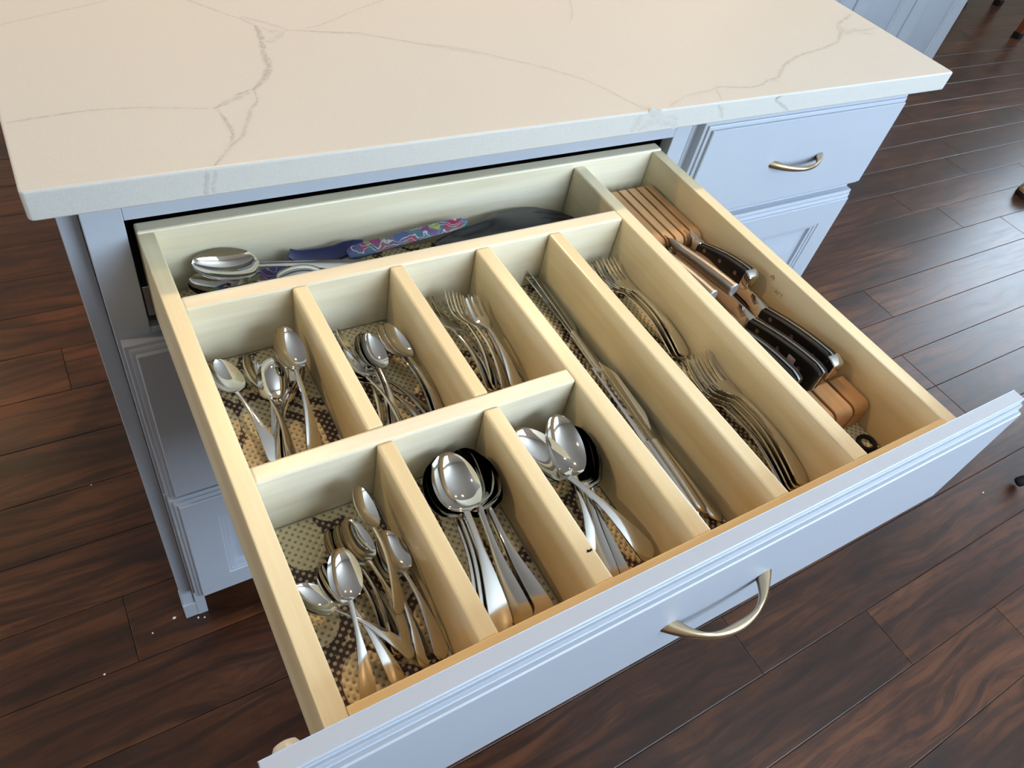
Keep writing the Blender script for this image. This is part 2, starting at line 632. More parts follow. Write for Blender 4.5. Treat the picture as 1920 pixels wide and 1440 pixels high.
def pull(parent, cx, cz, yf, org, half=0.062, depth=0.027, name='handle'):
    """crescent bow pull: outer arc and inner arc in plan, lens section"""
    loops = []
    n = 28
    for i in range(n + 1):
        t = -1 + 2 * i / n
        ox, oy = half * t, depth * (1 - t * t)
        ix, iy = (half - 0.0185) * t, (depth - 0.0072) * (1 - t ** 4) - 0.0008
        hz = 0.0040 + 0.0022 * abs(t) ** 2
        sec = []
        for k in range(12):
            q = 2 * math.pi * k / 12
            u = 0.5 + 0.5 * math.cos(q)
            px = ix + (ox - ix) * u
            py = iy + (oy - iy) * u
            sec.append((cx + px - org[0], yf - py - org[1], cz + hz * math.sin(q) - org[2]))
        loops.append(sec)
    return link(name, loops_mesh(name, loops, M['nickel'], smooth=50), parent)


# left unit: the one with the open drawer
FX0, FX1 = -0.1522, 0.586
OL, OR, OB, OT = -0.1175, 0.5565, 0.7100, 0.8473
CZ = 0.886
c1 = empty('base_cabinet', (0.217, 0.3, 0), 'pale grey painted island cabinet holding the pulled-out silverware drawer', 'cabinet')
og = c1.location


def cb(name, x0, x1, y0, y1, z0, z1, par=c1, mat=None, bev=0.0008):
    return box(name, x0, x1, y0, y1, z0, z1, mat or PAINT, par, bev, 1, par.location)


cb('stile', FX0, OL, 0, 0.019, 0.10, CZ)
cb('stile', OR, FX1, 0, 0.019, 0.10, CZ)
cb('rail', OL, OR, 0, 0.019, OT, CZ)
cb('rail', OL, OR, 0, 0.019, 0.675, OB)
cb('rail', OL, OR, 0, 0.019, 0.385, 0.425)
cb('rail', OL, OR, 0, 0.019, 0.10, 0.14)
cb('side_panel', FX0, -0.136, 0.019, 0.62, 0.0, CZ)
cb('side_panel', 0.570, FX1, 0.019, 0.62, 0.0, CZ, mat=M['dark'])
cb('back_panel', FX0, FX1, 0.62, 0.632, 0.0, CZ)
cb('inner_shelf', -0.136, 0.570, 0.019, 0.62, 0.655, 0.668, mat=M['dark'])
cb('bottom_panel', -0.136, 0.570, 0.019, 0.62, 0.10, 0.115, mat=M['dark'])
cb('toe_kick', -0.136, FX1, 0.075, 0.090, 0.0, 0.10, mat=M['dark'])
ep = cb('end_panel', -0.1707, FX0 - 0.0004, 0.023, 0.632, 0.0, CZ)
cb('foot', -0.1725, -0.1510, 0.020, 0.055, 0.0, 0.045)
for (z0, z1, pr, lab) in ((0.414, 0.7034, OGEE, 'flat'), (0.1243, 0.4075, PANEL, 'panelled')):
    f = stepped('drawer_front', -0.1491, 0.5825, z0, z1, pr, PAINT, c1, og)
    pull(f, 0.217, (z0 + z1) / 2 + 0.02, -0.0215, og)
# drawer runners fixed in the opening
for x in (OL + 0.001, OR - 0.0095):
    cb('slide_rail', x, x + 0.0085, 0.004, 0.45, 0.722, 0.762, mat=M['steel_satin'])

# right unit
c2 = empty('base_cabinet', (0.815, 0.3, 0), 'pale grey painted island cabinet with closed drawers at the right end', 'cabinet')
og2 = c2.location
cb('stile', 0.5866, 0.605, 0, 0.019, 0.10, CZ, c2)
cb('stile', 1.012, 1.036, 0, 0.019, 0.10, CZ, c2)
cb('rail', 0.605, 1.012, 0, 0.019, 0.868, CZ, c2)
cb('rail', 0.605, 1.012, 0, 0.019, 0.68, 0.72, c2)
cb('rail', 0.605, 1.012, 0, 0.019, 0.10, 0.14, c2)
cb('side_panel', 0.5866, 0.602, 0.019, 0.62, 0.0, CZ, c2)
cb('side_panel', 1.018, 1.036, 0.019, 0.62, 0.0, CZ, c2)
cb('back_panel', 0.5866, 1.036, 0.62, 0.632, 0.0, CZ, c2)
cb('toe_kick', 0.602, 1.018, 0.075, 0.090, 0.0, 0.10, c2, M['dark'])
f = stepped('drawer_front', 0.5941, 1.0339, 0.7065, 0.8725, OGEE, PAINT, c2, og2)
pull(f, 0.8155, 0.789, -0.0215, og2)
f = stepped('drawer_front', 0.5941, 1.0339, 0.414, 0.6931, PANEL, PAINT, c2, og2)
pull(f, 0.8155, 0.44, -0.0215, og2)
f = stepped('drawer_front', 0.5941, 1.0339, 0.1243, 0.4075, PANEL, PAINT, c2, og2)
pull(f, 0.8155, 0.275, -0.0215, og2)

# ------------------------------------------------------------------ quartz worktop with grey veins
CTX0, CTX1, CTY0, CTY1 = -0.1886, 1.0784, -0.0364, 0.70
ct = empty('countertop', ((CTX0 + CTX1) / 2, (CTY0 + CTY1) / 2, CZ), 'white quartz island countertop with fine grey veins', 'countertop')
co = ct.location
bm = bmesh.new()
bmesh.ops.create_cube(bm, size=1)
bmesh.ops.scale(bm, vec=(CTX1 - CTX0, CTY1 - CTY0, 0.915 - CZ - 0.0002), verts=bm.verts)
bmesh.ops.translate(bm, vec=(0, 0, (0.915 - CZ) / 2 + 0.0001), verts=bm.verts)
bmesh.ops.bevel(bm, geom=[e for e in bm.edges if abs(e.verts[0].co.z - e.verts[1].co.z) > 0.01], offset=0.005, segments=4, affect='EDGES', profile=0.5)
bmesh.ops.bevel(bm, geom=[e for e in bm.edges if e.calc_face_angle(0) > R(60)], offset=0.0022, segments=3, affect='EDGES', profile=0.5)
me = bpy.data.meshes.new('slab')
bm.to_mesh(me)
bm.free()
me.shade_smooth()
me.set_sharp_from_angle(angle=R(12))
me.materials.append(M['quartz'])
link('slab', me, ct)


def vein(width, strength, pts, face, seed, lift):
    rnd = random.Random(seed)
    P = [Vector((a, b, 0)) for a, b in pts]
    # resample, with a little wander
    out = []
    for i in range(len(P) - 1):
        p0, p1, p2, p3 = P[max(i - 1, 0)], P[i], P[i + 1], P[min(i + 2, len(P) - 1)]
        n = max(3, int((p2 - p1).length / 0.004))
        for k in range(n):
            t = k / n
            out.append(0.5 * ((2 * p1) + (p2 - p0) * t + (2 * p0 - 5 * p1 + 4 * p2 - p3) * t * t + (3 * p1 - p0 - 3 * p2 + p3) * t ** 3))
    out.append(P[-1])
    verts, faces, val = [], [], []
    drift = 0.0
    for i, p in enumerate(out):
        tg = (out[min(i + 1, len(out) - 1)] - out[max(i - 1, 0)]).normalized()
        nr = Vector((-tg.y, tg.x, 0))
        drift = drift * 0.8 + rnd.uniform(-1, 1) * width * 0.16
        w = width * (0.55 + 0.45 * rnd.random()) * min(1, 0.35 + i / 6, 0.35 + (len(out) - 1 - i) / 6)
        for s, a in ((-1.0, 0), (-0.35, 0.65), (-0.05, 1), (0.12, 0.55), (0.38, 0.75), (1.0, 0)):
            q = p + nr * (s * w + drift)
            verts.append((q.x - co.x, q.y - co.y, 0.915 - co.z + lift) if face == 'top' else (q.x - co.x, CTY0 - co.y - lift, q.y - co.z))
            val.append(min(1.0, a * strength * 1.25))
        if i:
            b = (i - 1) * 6
            for k in range(5):
                faces.append((b + k, b + k + 1, b + k + 7, b + k + 6))
    me = bpy.data.meshes.new('vein')
    me.from_pydata(verts, [], faces)
    at = me.attributes.new('vein', 'FLOAT', 'POINT')
    for i, a in enumerate(val):
        at.data[i].value = a
    if face == 'top' and me.polygons[0].normal.z < 0 or face == 'front' and me.polygons[0].normal.y > 0:
        me.flip_normals()
    me.materials.append(M['quartz_vein'])
    return link('vein', me, ct)
# ------------------------------------------------------------------ tables: cutlery (kind, tip, handle end, roll, label) and vein lines
CUTLERY = [
 ('tea',(-0.0790,-0.1293,0.7760),(-0.0607,-0.2522,0.7621),10,'bright teaspoon lying against the left drawer side in the middle-row left compartment'),
 ('tea',(-0.0518,-0.1404,0.7840),(-0.0502,-0.2622,0.7595),50,'teaspoon rolled on its side, dark bowl facing right, second from the left drawer side'),
 ('tea',(-0.0336,-0.1526,0.7860),(-0.0695,-0.2686,0.7595),178,'teaspoon lying upside down, rounded back up, in the middle-row left compartment'),
 ('tea',(-0.0245,-0.1530,0.7720),(-0.0656,-0.2693,0.7595),172,'teaspoon lying under the upside-down one in the middle-row left compartment'),
 ('tea',(-0.0108,-0.1523,0.7780),(-0.0656,-0.2604,0.7595),-58,'teaspoon on its side facing left, upper of two beside the first short divider'),
 ('tea',(-0.0081,-0.1517,0.7740),(-0.0615,-0.2598,0.7595),-58,'teaspoon on its side facing left, lower of two beside the first short divider'),
 ('tea',(-0.0163,-0.1370,0.8060),(-0.0289,-0.2577,0.7595),18,'tall propped teaspoon leaning in the back right corner of the middle-row left compartment'),
 ('tea',(0.0423,-0.1253,0.7720),(0.0401,-0.2496,0.7595),60,'teaspoon half hidden in the back left corner of the middle-row centre compartment'),
 ('tea',(0.0618,-0.1511,0.7850),(0.0459,-0.2726,0.7605),22,'upper of two nested shiny teaspoons in the middle-row centre compartment'),
 ('tea',(0.0591,-0.1447,0.7790),(0.0439,-0.2669,0.7595),22,'lower of two nested shiny teaspoons in the middle-row centre compartment'),
 ('tea',(0.0309,-0.1549,0.7720),(0.0903,-0.2640,0.7595),30,'teaspoon with bowl hidden at left, handle reaching furthest right in the centre compartment'),
 ('tea',(0.0228,-0.1654,0.7760),(0.0817,-0.2746,0.7604),30,'teaspoon with bowl hidden at left, handle second in the slanted bundle, centre compartment'),
 ('tea',(0.0309,-0.1615,0.7860),(0.0519,-0.2804,0.7682),50,'teaspoon with steep narrow handle crossing over the bundle, middle-row centre compartment'),
 ('tea',(0.0822,-0.1508,0.7920),(0.0933,-0.2724,0.7595),32,'upper of two nested teaspoons leaning on the divider beside the dessert forks'),
 ('tea',(0.0786,-0.1450,0.7860),(0.0900,-0.2675,0.7595),32,'lower of two nested teaspoons leaning on the divider beside the dessert forks'),
 ('tea',(-0.0910,-0.3783,0.7840),(-0.0272,-0.4585,0.7680),12,'small teaspoon lying crosswise with its bowl against the left drawer side, front left compartment'),
 ('tea',(-0.0658,-0.3707,0.7880),(-0.0437,-0.4717,0.7620),6,'small teaspoon with broad handle just right of the frontmost spoon, front left compartment'),
 ('tea',(-0.0481,-0.3388,0.7760),(-0.0378,-0.4502,0.7600),28,'small teaspoon at the bottom of the nested three in the front left compartment'),
 ('tea',(-0.0404,-0.3409,0.7820),(-0.0348,-0.4523,0.7639),28,'small teaspoon in the middle of the nested three in the front left compartment'),
 ('tea',(-0.0351,-0.3417,0.7880),(-0.0271,-0.4522,0.7680),26,'small teaspoon on top of the nested three in the front left compartment'),
 ('tea',(-0.0185,-0.3637,0.7760),(-0.0209,-0.4673,0.7600),14,'small teaspoon lying under the rightmost one in the front left compartment'),
 ('tea',(-0.0126,-0.3622,0.7860),(-0.0074,-0.4692,0.7640),16,'rightmost small teaspoon with shiny bowl beside the divider, front left compartment'),
 ('tea',(-0.0204,-0.3286,0.8080),(-0.0278,-0.4323,0.7860),42,'small teaspoon raised at the back corner of the front left compartment'),
 ('tea',(-0.0522,-0.3711,0.8020),(-0.0690,-0.4746,0.7627),8,'frontmost small teaspoon with bright upturned bowl in the front left compartment'),
 ('soup',(0.0795,-0.3245,0.7840),(0.0802,-0.4789,0.7595),-30,'bottom soup spoon of the stack tilted to the right, front centre compartment'),
 ('soup',(0.0775,-0.3217,0.7910),(0.0800,-0.4766,0.7655),-30,'middle soup spoon of the stack tilted to the right, front centre compartment'),
 ('soup',(0.0745,-0.3209,0.7980),(0.0602,-0.4739,0.7676),-28,'upper soup spoon of the stack tilted to the right, front centre compartment'),
 ('soup',(0.0578,-0.3173,0.7860),(0.0341,-0.4701,0.7595),6,'bottom soup spoon of the left stack, front centre compartment'),
 ('soup',(0.0596,-0.3186,0.7930),(0.0379,-0.4712,0.7634),6,'middle soup spoon of the left stack, front centre compartment'),
 ('soup',(0.0616,-0.3223,0.8020),(0.0414,-0.4741,0.7674),6,'top soup spoon with a large round mirror-like bowl, front centre compartment'),
 ('table',(0.1860,-0.3405,0.7860),(0.1583,-0.4818,0.7595),-30,'bottom tablespoon of the three nested at the right, front right spoon compartment'),
 ('table',(0.1850,-0.3388,0.7930),(0.1546,-0.4827,0.7615),-30,'middle tablespoon of the three nested at the right, front right spoon compartment'),
 ('table',(0.1820,-0.3377,0.8000),(0.1440,-0.4800,0.7652),-26,'upper tablespoon of the three nested at the right, front right spoon compartment'),
 ('table',(0.1709,-0.3270,0.8100),(0.1379,-0.4706,0.7618),4,'tablespoon with a tall bright oval bowl, topmost in the front right spoon compartment'),
 ('table',(0.1287,-0.3266,0.8060),(0.1870,-0.4731,0.7760),-4,'tablespoon lying diagonally with broad handle end at the front right of its compartment'),
 ('dfork',(0.1413,-0.1207,0.7850),(0.1602,-0.2457,0.7600),20,'leftmost dessert fork, half hidden behind the divider'),
 ('dfork',(0.1542,-0.1223,0.7750),(0.1699,-0.2446,0.7620),15,'second dessert fork from the left, low in the pile'),
 ('dfork',(0.1625,-0.1295,0.7950),(0.1613,-0.2479,0.7640),40,'third dessert fork from the left, turned on its side'),
 ('dfork',(0.1667,-0.1377,0.7980),(0.1694,-0.2548,0.7638),40,'fourth dessert fork from the left, turned on its side'),
 ('dfork',(0.1833,-0.1347,0.7880),(0.1773,-0.2496,0.7618),8,'dessert fork just beneath the topmost one in the dessert fork compartment'),
 ('dfork',(0.1780,-0.1491,0.7990),(0.1801,-0.2564,0.7670),4,'topmost dessert fork, three wide tines facing up'),
 ('fork',(0.3656,-0.1148,0.7760),(0.3816,-0.2770,0.7595),14,'bottom dinner fork of the rear stack in the fork bay'),
 ('fork',(0.3732,-0.1194,0.7820),(0.3852,-0.2822,0.7620),12,'middle dinner fork of the rear stack in the fork bay'),
 ('fork',(0.3761,-0.1296,0.7880),(0.3865,-0.2828,0.7660),10,'top dinner fork of the rear stack in the fork bay'),
 ('fork',(0.3744,-0.2909,0.7680),(0.3744,-0.4688,0.7595),16,'bottom dinner fork of the front stack in the fork bay'),
 ('fork',(0.3806,-0.2946,0.7760),(0.3799,-0.4705,0.7610),16,'second dinner fork from the bottom of the front stack in the fork bay'),
 ('fork',(0.3815,-0.2966,0.7840),(0.3835,-0.4710,0.7650),14,'second dinner fork from the top of the front stack in the fork bay'),
 ('fork',(0.3840,-0.3004,0.7920),(0.3870,-0.4712,0.7690),10,'top dinner fork of the front stack in the fork bay'),
 ('knife',(0.2753,-0.1134,0.7680),(0.2816,-0.2930,0.7595),52,'table knife standing on edge, leftmost of the rear three in the knife bay'),
 ('knife',(0.2776,-0.1140,0.7780),(0.2815,-0.2894,0.7595),36,'table knife leaning on edge, between the other two at the rear of the knife bay'),
 ('knife',(0.2775,-0.1138,0.7720),(0.2825,-0.2919,0.7595),6,'table knife with wide flat handle end, rightmost of the rear three in the knife bay'),
 ('knife',(0.2654,-0.2681,0.7780),(0.2618,-0.4527,0.7664),-12,'table knife lying flat with broad pale blade at the front of the knife bay'),
 ('knife',(0.2689,-0.2701,0.7850),(0.2681,-0.4553,0.7678),30,'table knife with dark reflecting blade, handle ending on top at the front of the bay'),
 ('knife',(0.2745,-0.2713,0.7720),(0.2825,-0.4652,0.7595),20,'table knife reaching furthest to the drawer front in the knife bay'),
]
VEINS_TOP = [
 (0.0025,0.35,[(-0.1769,0.2504),(-0.1678,0.2550),(-0.1204,0.2763),(-0.0710,0.2997),(-0.0538,0.3112)]),
 (0.0030,0.50,[(0.0166,0.3077),(0.0227,0.2993),(0.0457,0.2712),(0.0667,0.2467),(0.0793,0.2233)]),
 (0.0060,0.75,[(0.0784,0.2297),(0.0723,0.1875),(0.0657,0.1535),(0.0614,0.1317),(0.0483,0.1068),(0.0302,0.0892)]),
 (0.0050,0.70,[(0.0302,0.0892),(0.0060,0.0735),(-0.0141,0.0605)]),
 (0.0025,0.50,[(-0.0141,0.0605),(-0.0465,0.0681),(-0.0821,0.0758),(-0.1237,0.0770),(-0.1601,0.0724),(-0.1852,0.0686)]),
 (0.0050,0.40,[(0.0680,0.2511),(0.0955,0.2298),(0.1104,0.2137)]),
 (0.0080,0.30,[(0.0834,0.2229),(0.0928,0.2125),(0.1100,0.2125)]),
 (0.0080,0.30,[(0.0741,0.1933),(0.0798,0.1896),(0.0954,0.2029),(0.1100,0.2125)]),
 (0.0030,0.55,[(0.1104,0.2137),(0.1376,0.2076),(0.1802,0.1997),(0.1993,0.1930)]),
 (0.0025,0.40,[(0.1936,0.1943),(0.2328,0.1742),(0.2746,0.1509),(0.3174,0.1279)]),
 (0.0025,0.45,[(0.2615,0.1606),(0.3071,0.1390),(0.3487,0.1083),(0.3906,0.0773),(0.4265,0.0369),(0.4430,0.0003),(0.4553,-0.0321)]),
 (0.0025,0.35,[(0.1255,0.2152),(0.1519,0.2221),(0.2005,0.2511),(0.2568,0.2825),(0.2716,0.2926)]),
 (0.0035,0.60,[(-0.0100,0.0587),(-0.0077,0.0337),(-0.0071,0.0156),(-0.0173,-0.0083),(-0.0311,-0.0259),(-0.0381,-0.0356)]),
 (0.0035,0.50,[(0.0338,0.0885),(0.0315,0.0689),(0.0175,0.0473),(-0.0008,0.0098),(-0.0141,-0.0047),(-0.0301,-0.0262)]),
 (0.0050,0.45,[(0.0288,0.0844),(0.0140,0.0760),(-0.0005,0.0675)]),
 (0.0040,0.30,[(0.4939,-0.0356),(0.5325,-0.0158),(0.5824,-0.0071),(0.6066,-0.0019)]),
 (0.0030,0.55,[(0.5904,-0.0035),(0.6066,-0.0019),(0.6595,-0.0109),(0.7039,0.0022),(0.7214,0.0033)]),
 (0.0035,0.55,[(0.7191,0.0021),(0.7620,0.0330),(0.8135,0.0551),(0.8923,0.0711),(0.9328,0.0844)]),
 (0.0050,0.50,[(0.9259,0.0806),(0.9665,0.1090),(0.9895,0.1361),(1.0630,0.1703)]),
 (0.0060,0.45,[(0.9876,0.1313),(0.9786,0.1077),(1.0119,0.1188),(1.0219,0.1028),(1.0387,0.0989)]),
 (0.0050,0.40,[(0.9895,0.1361),(0.9925,0.1139),(1.0278,0.1141),(1.0704,0.1196)]),
 (0.0030,0.40,[(0.5936,-0.0055),(0.5891,-0.0190),(0.5804,-0.0328)]),
 (0.0020,0.35,[(0.7039,0.0022),(0.7130,-0.0108)]),
 (0.0025,0.35,[(0.5408,0.2695),(0.5199,0.2276),(0.4932,0.1938)]),
]
VEINS_FRONT = [
 (0.0080,0.50,[(-0.0446,0.9120),(-0.0487,0.8988),(-0.0477,0.8849)]),
 (0.0060,0.45,[(-0.0381,0.9125),(-0.0424,0.8977),(-0.0398,0.8851)]),
 (0.0070,0.40,[(0.5737,0.9154),(0.5830,0.9043),(0.5915,0.8919)]),
 (0.0040,0.60,[(0.6908,0.9186),(0.6785,0.9112),(0.6845,0.9051),(0.6993,0.8989),(0.7180,0.8872)]),
 (0.0140,0.28,[(0.4456,0.9152),(0.4441,0.9030),(0.4447,0.8902)]),
 (0.0120,0.25,[(0.4582,0.9157),(0.4857,0.9019),(0.5111,0.8953)]),
 (0.0100,0.25,[(0.4508,0.8913),(0.4735,0.8996),(0.5153,0.8910)]),
]
for i, (w, s, p) in enumerate(VEINS_TOP):
    p = [(min(max(a, CTX0 + 0.004), CTX1 - 0.004), min(max(b, CTY0 + 0.003), CTY1)) for a, b in p]
    vein(w, s, p, 'top', i, 0.00003 + 0.000006 * i)
for i, (w, s, p) in enumerate(VEINS_FRONT):
    p = [(a, min(max(b, CZ + 0.0025), 0.9125)) for a, b in p]
    vein(w, s, p, 'front', 100 + i, 0.00003 + 0.000006 * i)

# ------------------------------------------------------------------ the open drawer
ZT, ZD, ZB, ZBOT = 0.8321, 0.8274, 0.7545, 0.7275
XLO, XLI, XRI, XRO = -0.1097, -0.0940, 0.5240, 0.5405
YB, YF = -0.0025, -0.4897
H1B, H1F, H2B, H2F = -0.0936, -0.1114, -0.2937, -0.3100
V = {1: (0.0014, 0.0160), 2: (0.1004, 0.1150), 3: (0.1987, 0.2162), 4: (0.2922, 0.3080), 5: (0.3976, 0.4150), 6: (0.0022, 0.0171), 7: (0.1008, 0.1163)}
dr = empty('silverware_drawer', (0.215, -0.25, ZBOT), 'open maple silverware drawer with many dividers and a grey painted front', 'drawer')
do = dr.location


def db(name, x0, x1, y0, y1, z0, z1, mat, bev=0.0012, par=dr):
    return box(name, x0, x1, y0, y1, z0, z1, mat, par, bev, 2, do)


db('side_panel', XLO, XLI, YF - 0.014, YB, ZBOT, ZT, M['maple_y'])
rs = db('side_panel', XRI, XRO, YF - 0.014, YB, ZBOT, ZT, M['maple_y'])
db('back_panel', XLO, XRO, YB, 0.0137, ZBOT, ZT + 0.002, M['maple_x'], 0.002)
db('front_panel', XLI, XRI, YF - 0.0142, YF, ZBOT, ZT + 0.0005, M['maple_edge'])
db('bottom_panel', XLI, XRI, YF, YB, ZB - 0.012, ZB - 0.0015, M['maple_x'], 0)
db('divider', XLI, V[5][0], H1F, H1B, ZB - 0.001, ZD, M['maple_x'], 0.0022)
db('divider', XLI, V[3][0], H2F, H2B, ZB - 0.001, ZD, M['maple_x'], 0.0022)
for k, (y0, y1) in {1: (H2B, H1F), 2: (H2B, H1F), 3: (YF, H1F), 4: (YF, H1F), 5: (YF, YB), 6: (YF, H2F), 7: (YF, H2F)}.items():
    db('divider', V[k][0], V[k][1], y0, y1, ZB - 0.001, ZD, M['maple_y'], 0.0022)
FACE = [(0, -0.5040), (0.0005, -0.5044), (0.0005, -0.5160), (0.0012, -0.5168), (0.0040, -0.5174), (0.0044, -0.5180), (0.0044, -0.5198),
        (0.0060, -0.5208), (0.0088, -0.5212), (0.0092, -0.5218), (0.0092, -0.5246), (0.0104, -0.5258)]
face = stepped('drawer_face', -0.1501, 0.5994, 0.694, 0.8594, FACE, PAINT, dr, do)
hd = pull(face, 0.2215, 0.7685, -0.5254, do, half=0.0645, depth=0.031)
tag(hd, 'champagne nickel bow handle')
# bumper at the left end of the face
nb = 16
link('bumper', loops_mesh('bumper', [[(-0.1335 + r * math.cos(2 * math.pi * k / nb) - do.x, -0.5040 + y - do.y, 0.843 + r * math.sin(2 * math.pi * k / nb) - do.z) for k in range(nb)]
                                     for r, y in ((0.0085, 0.0), (0.0085, 0.004), (0.0068, 0.0068), (0.004, 0.0078))], M['clear']), dr)
# stamp on the inner face of the right side panel: a leaf and the tail of a word
gm = plain('faded_gold_ink', (0.47, 0.31, 0.13), 0.5)


def stamp(name, polys, parent):
    verts, faces = [], []
    for poly in polys:
        b = len(verts)
        verts += [(XRI - 0.00012 - parent.matrix_world.translation.x, y - parent.matrix_world.translation.y, z - parent.matrix_world.translation.z) for y, z in poly]
        faces.append(tuple(range(b, b + len(poly))))
    me = bpy.data.meshes.new(name)
    me.from_pydata(verts, [], faces)
    me.materials.append(gm)
    return link(name, me, parent)


bpy.context.view_layer.update()
leaf = []
ly, lz, s = -0.2505, 0.8165, 0.0052
for a in (90, 40, 140, -10, 190):
    ca, sa = math.cos(R(a)), math.sin(R(a))
    ln = s * (1.0 if a == 90 else 0.85)
    leaf.append([(ly, lz), (ly + ln * 0.55 * ca - s * 0.22 * sa, lz + ln * 0.55 * sa + s * 0.22 * ca), (ly + ln * ca, lz + ln * sa),
                 (ly + ln * 0.55 * ca + s * 0.22 * sa, lz + ln * 0.55 * sa - s * 0.22 * ca)])
leaf.append([(ly - 0.0003, lz), (ly + 0.0003, lz), (ly + 0.0003, lz - 0.0048), (ly - 0.0003, lz - 0.0048)])
stamp('leaf_stamp', leaf, rs)


def letters():
    """A F T built from strokes, baseline along -y"""
    out = []
    st = 0.0007

    def stroke(a, b):
        (y0, z0), (y1, z1) = a, b
        d = Vector((y1 - y0, z1 - z0)).normalized() * st * 0.5
        n = Vector((-d.y, d.x))
        out.append([(y0 - n.x, z0 - n.y), (y0 + n.x, z0 + n.y), (y1 + n.x, z1 + n.y), (y1 - n.x, z1 - n.y)])
    h = 0.0048
    y, z = -0.2615, 0.8035
    w = 0.0036
    stroke((y, z), (y - w / 2, z + h)); stroke((y - w / 2, z + h), (y - w, z)); stroke((y - w * 0.22, z + h * 0.4), (y - w * 0.78, z + h * 0.4))
    y -= w + 0.0012
    stroke((y, z), (y, z + h)); stroke((y, z + h), (y - w * 0.8, z + h)); stroke((y, z + h * 0.55), (y - w * 0.65, z + h * 0.55))
    y -= w * 0.8 + 0.001
    stroke((y, z + h), (y - w, z + h)); stroke((y - w / 2, z + h), (y - w / 2, z))
    return out


stamp('letter_stamp', letters(), rs)

# ------------------------------------------------------------------ woven liner in every compartment
BAYS = [('A', XLI, V[1][0], H2B, H1F, 'under the pile of teaspoons beside the left drawer side'),
        ('B', V[1][1], V[2][0], H2B, H1F, 'under the nested teaspoons next to the dessert forks'),
        ('C', V[2][1], V[3][0], H2B, H1F, 'under the dessert forks'),
        ('F', XLI, V[6][0], YF, H2F, 'under the small teaspoons in the front left corner'),
        ('G', V[6][1], V[7][0], YF, H2F, 'under the large round soup spoons'),
        ('H', V[7][1], V[3][0], YF, H2F, 'under the tablespoons at the drawer front'),
        ('D', V[3][1], V[4][0], YF, H1F, 'under the table knives'),
        ('E', V[4][1], V[5][0], YF, H1F, 'under the dinner forks'),
        ('J', V[5][1], XRI, YF, YB, 'under the knife block'),
        ('I', XLI, V[5][0], H1B, YB, 'under the serving utensils along the drawer back')]
pitch = 0.0074
for nm, x0, x1, y0, y1, wh in BAYS:
    x0, x1, y0, y1 = x0 + 0.0012, x1 - 0.0012, y0 + 0.0012, y1 - 0.0012
    st = pitch / 7
    nx, ny = int((x1 - x0) / st), int((y1 - y0) / st)
    cx, cyy = (x0 + x1) / 2, (y0 + y1) / 2
    k = 2 * math.pi / pitch
    verts, faces = [], []
    for j in range(ny + 1):
        yy = y0 + (y1 - y0) * j / ny
        for i in range(nx + 1):
            xx = x0 + (x1 - x0) * i / nx
            h = math.sin(xx * k) * math.sin(yy * k)
            verts.append((xx - cx, yy - cyy, 0.0013 + 0.0011 * h))
    for j in range(ny):
        for i in range(nx):
            a = j * (nx + 1) + i
            faces.append((a, a + 1, a + nx + 2, a + nx + 1))
    me = bpy.data.meshes.new('shelf_liner')
    me.from_pydata(verts, [], faces)
    me.shade_smooth()
    me.materials.append(M['liner'])
    o = link('shelf_liner', me, None, (cx, cyy, ZB - 0.0012))
    tag(o, 'brown and cream woven shelf liner ' + wh, 'liner', 'liner pieces in the drawer compartments')
# ------------------------------------------------------------------ cutlery shapes (length along +y, tip at +y)


def shell(rows, th, name, mat):
    """rows: list of lists of top points; underside is offset by th(row index)"""
    n = len(rows[0])
    verts, faces = [], []
    for i, r in enumerate(rows):
        verts += r
    off = len(verts)
    for i, r in enumerate(rows):
        t = th(i)
        verts += [(x, y, z - t * (1 - 0.35 * abs(2 * j / (n - 1) - 1))) for j, (x, y, z) in enumerate(r)]
    m = len(rows)
    for i in range(m - 1):
        for j in range(n - 1):
            a = i * n + j
            faces.append((a, a + 1, a + n + 1, a + n))
            faces.append((off + a, off + a + n, off + a + n + 1, off + a + 1))
        faces.append((i * n, i * n + n, off + i * n + n, off + i * n))
        a = i * n + n - 1
        faces.append((a, off + a, off + a + n, a + n))
    for i in (0, m - 1):
        for j in range(n - 1):
            a = i * n + j
            faces.append((a, off + a, off + a + 1, a + 1) if i == 0 else (a, a + 1, off + a + 1, off + a))
    me = bpy.data.meshes.new(name)
    me.from_pydata(verts, [], faces)
    bm = bmesh.new()
    bm.from_mesh(me)
    bmesh.ops.remove_doubles(bm, verts=bm.verts, dist=2e-6)
    bmesh.ops.recalc_face_normals(bm, faces=bm.faces)
    bm.to_mesh(me)
    bm.free()
    me.shade_smooth()
    me.set_sharp_from_angle(angle=R(62))
    me.materials.append(mat)
    return me


def handle_rows(yn, wn, we, arch, camber=0.0005, n=9, m=26):
    rows = []
    rr = we * 1.05
    for i in range(m + 1):
        s = (i / m) ** 1.35
        y = s * yn
        k = 1 - min(1, y / (yn * 0.78))
        w = wn + (we - wn) * (k * k * (3 - 2 * k))
        if y < rr:
            w *= math.sqrt(max(0.0, 1 - (1 - y / rr) ** 2)) * 0.999 + 0.001
        z = arch * math.sin(math.pi * y / (yn * 1.18)) - 0.0012 * max(0, 1 - y / 0.018) ** 2
        rows.append([(u * w, y, z + camber * (1 - u * u)) for u in [-1 + 2 * j / (n - 1) for j in range(n)]])
    return rows


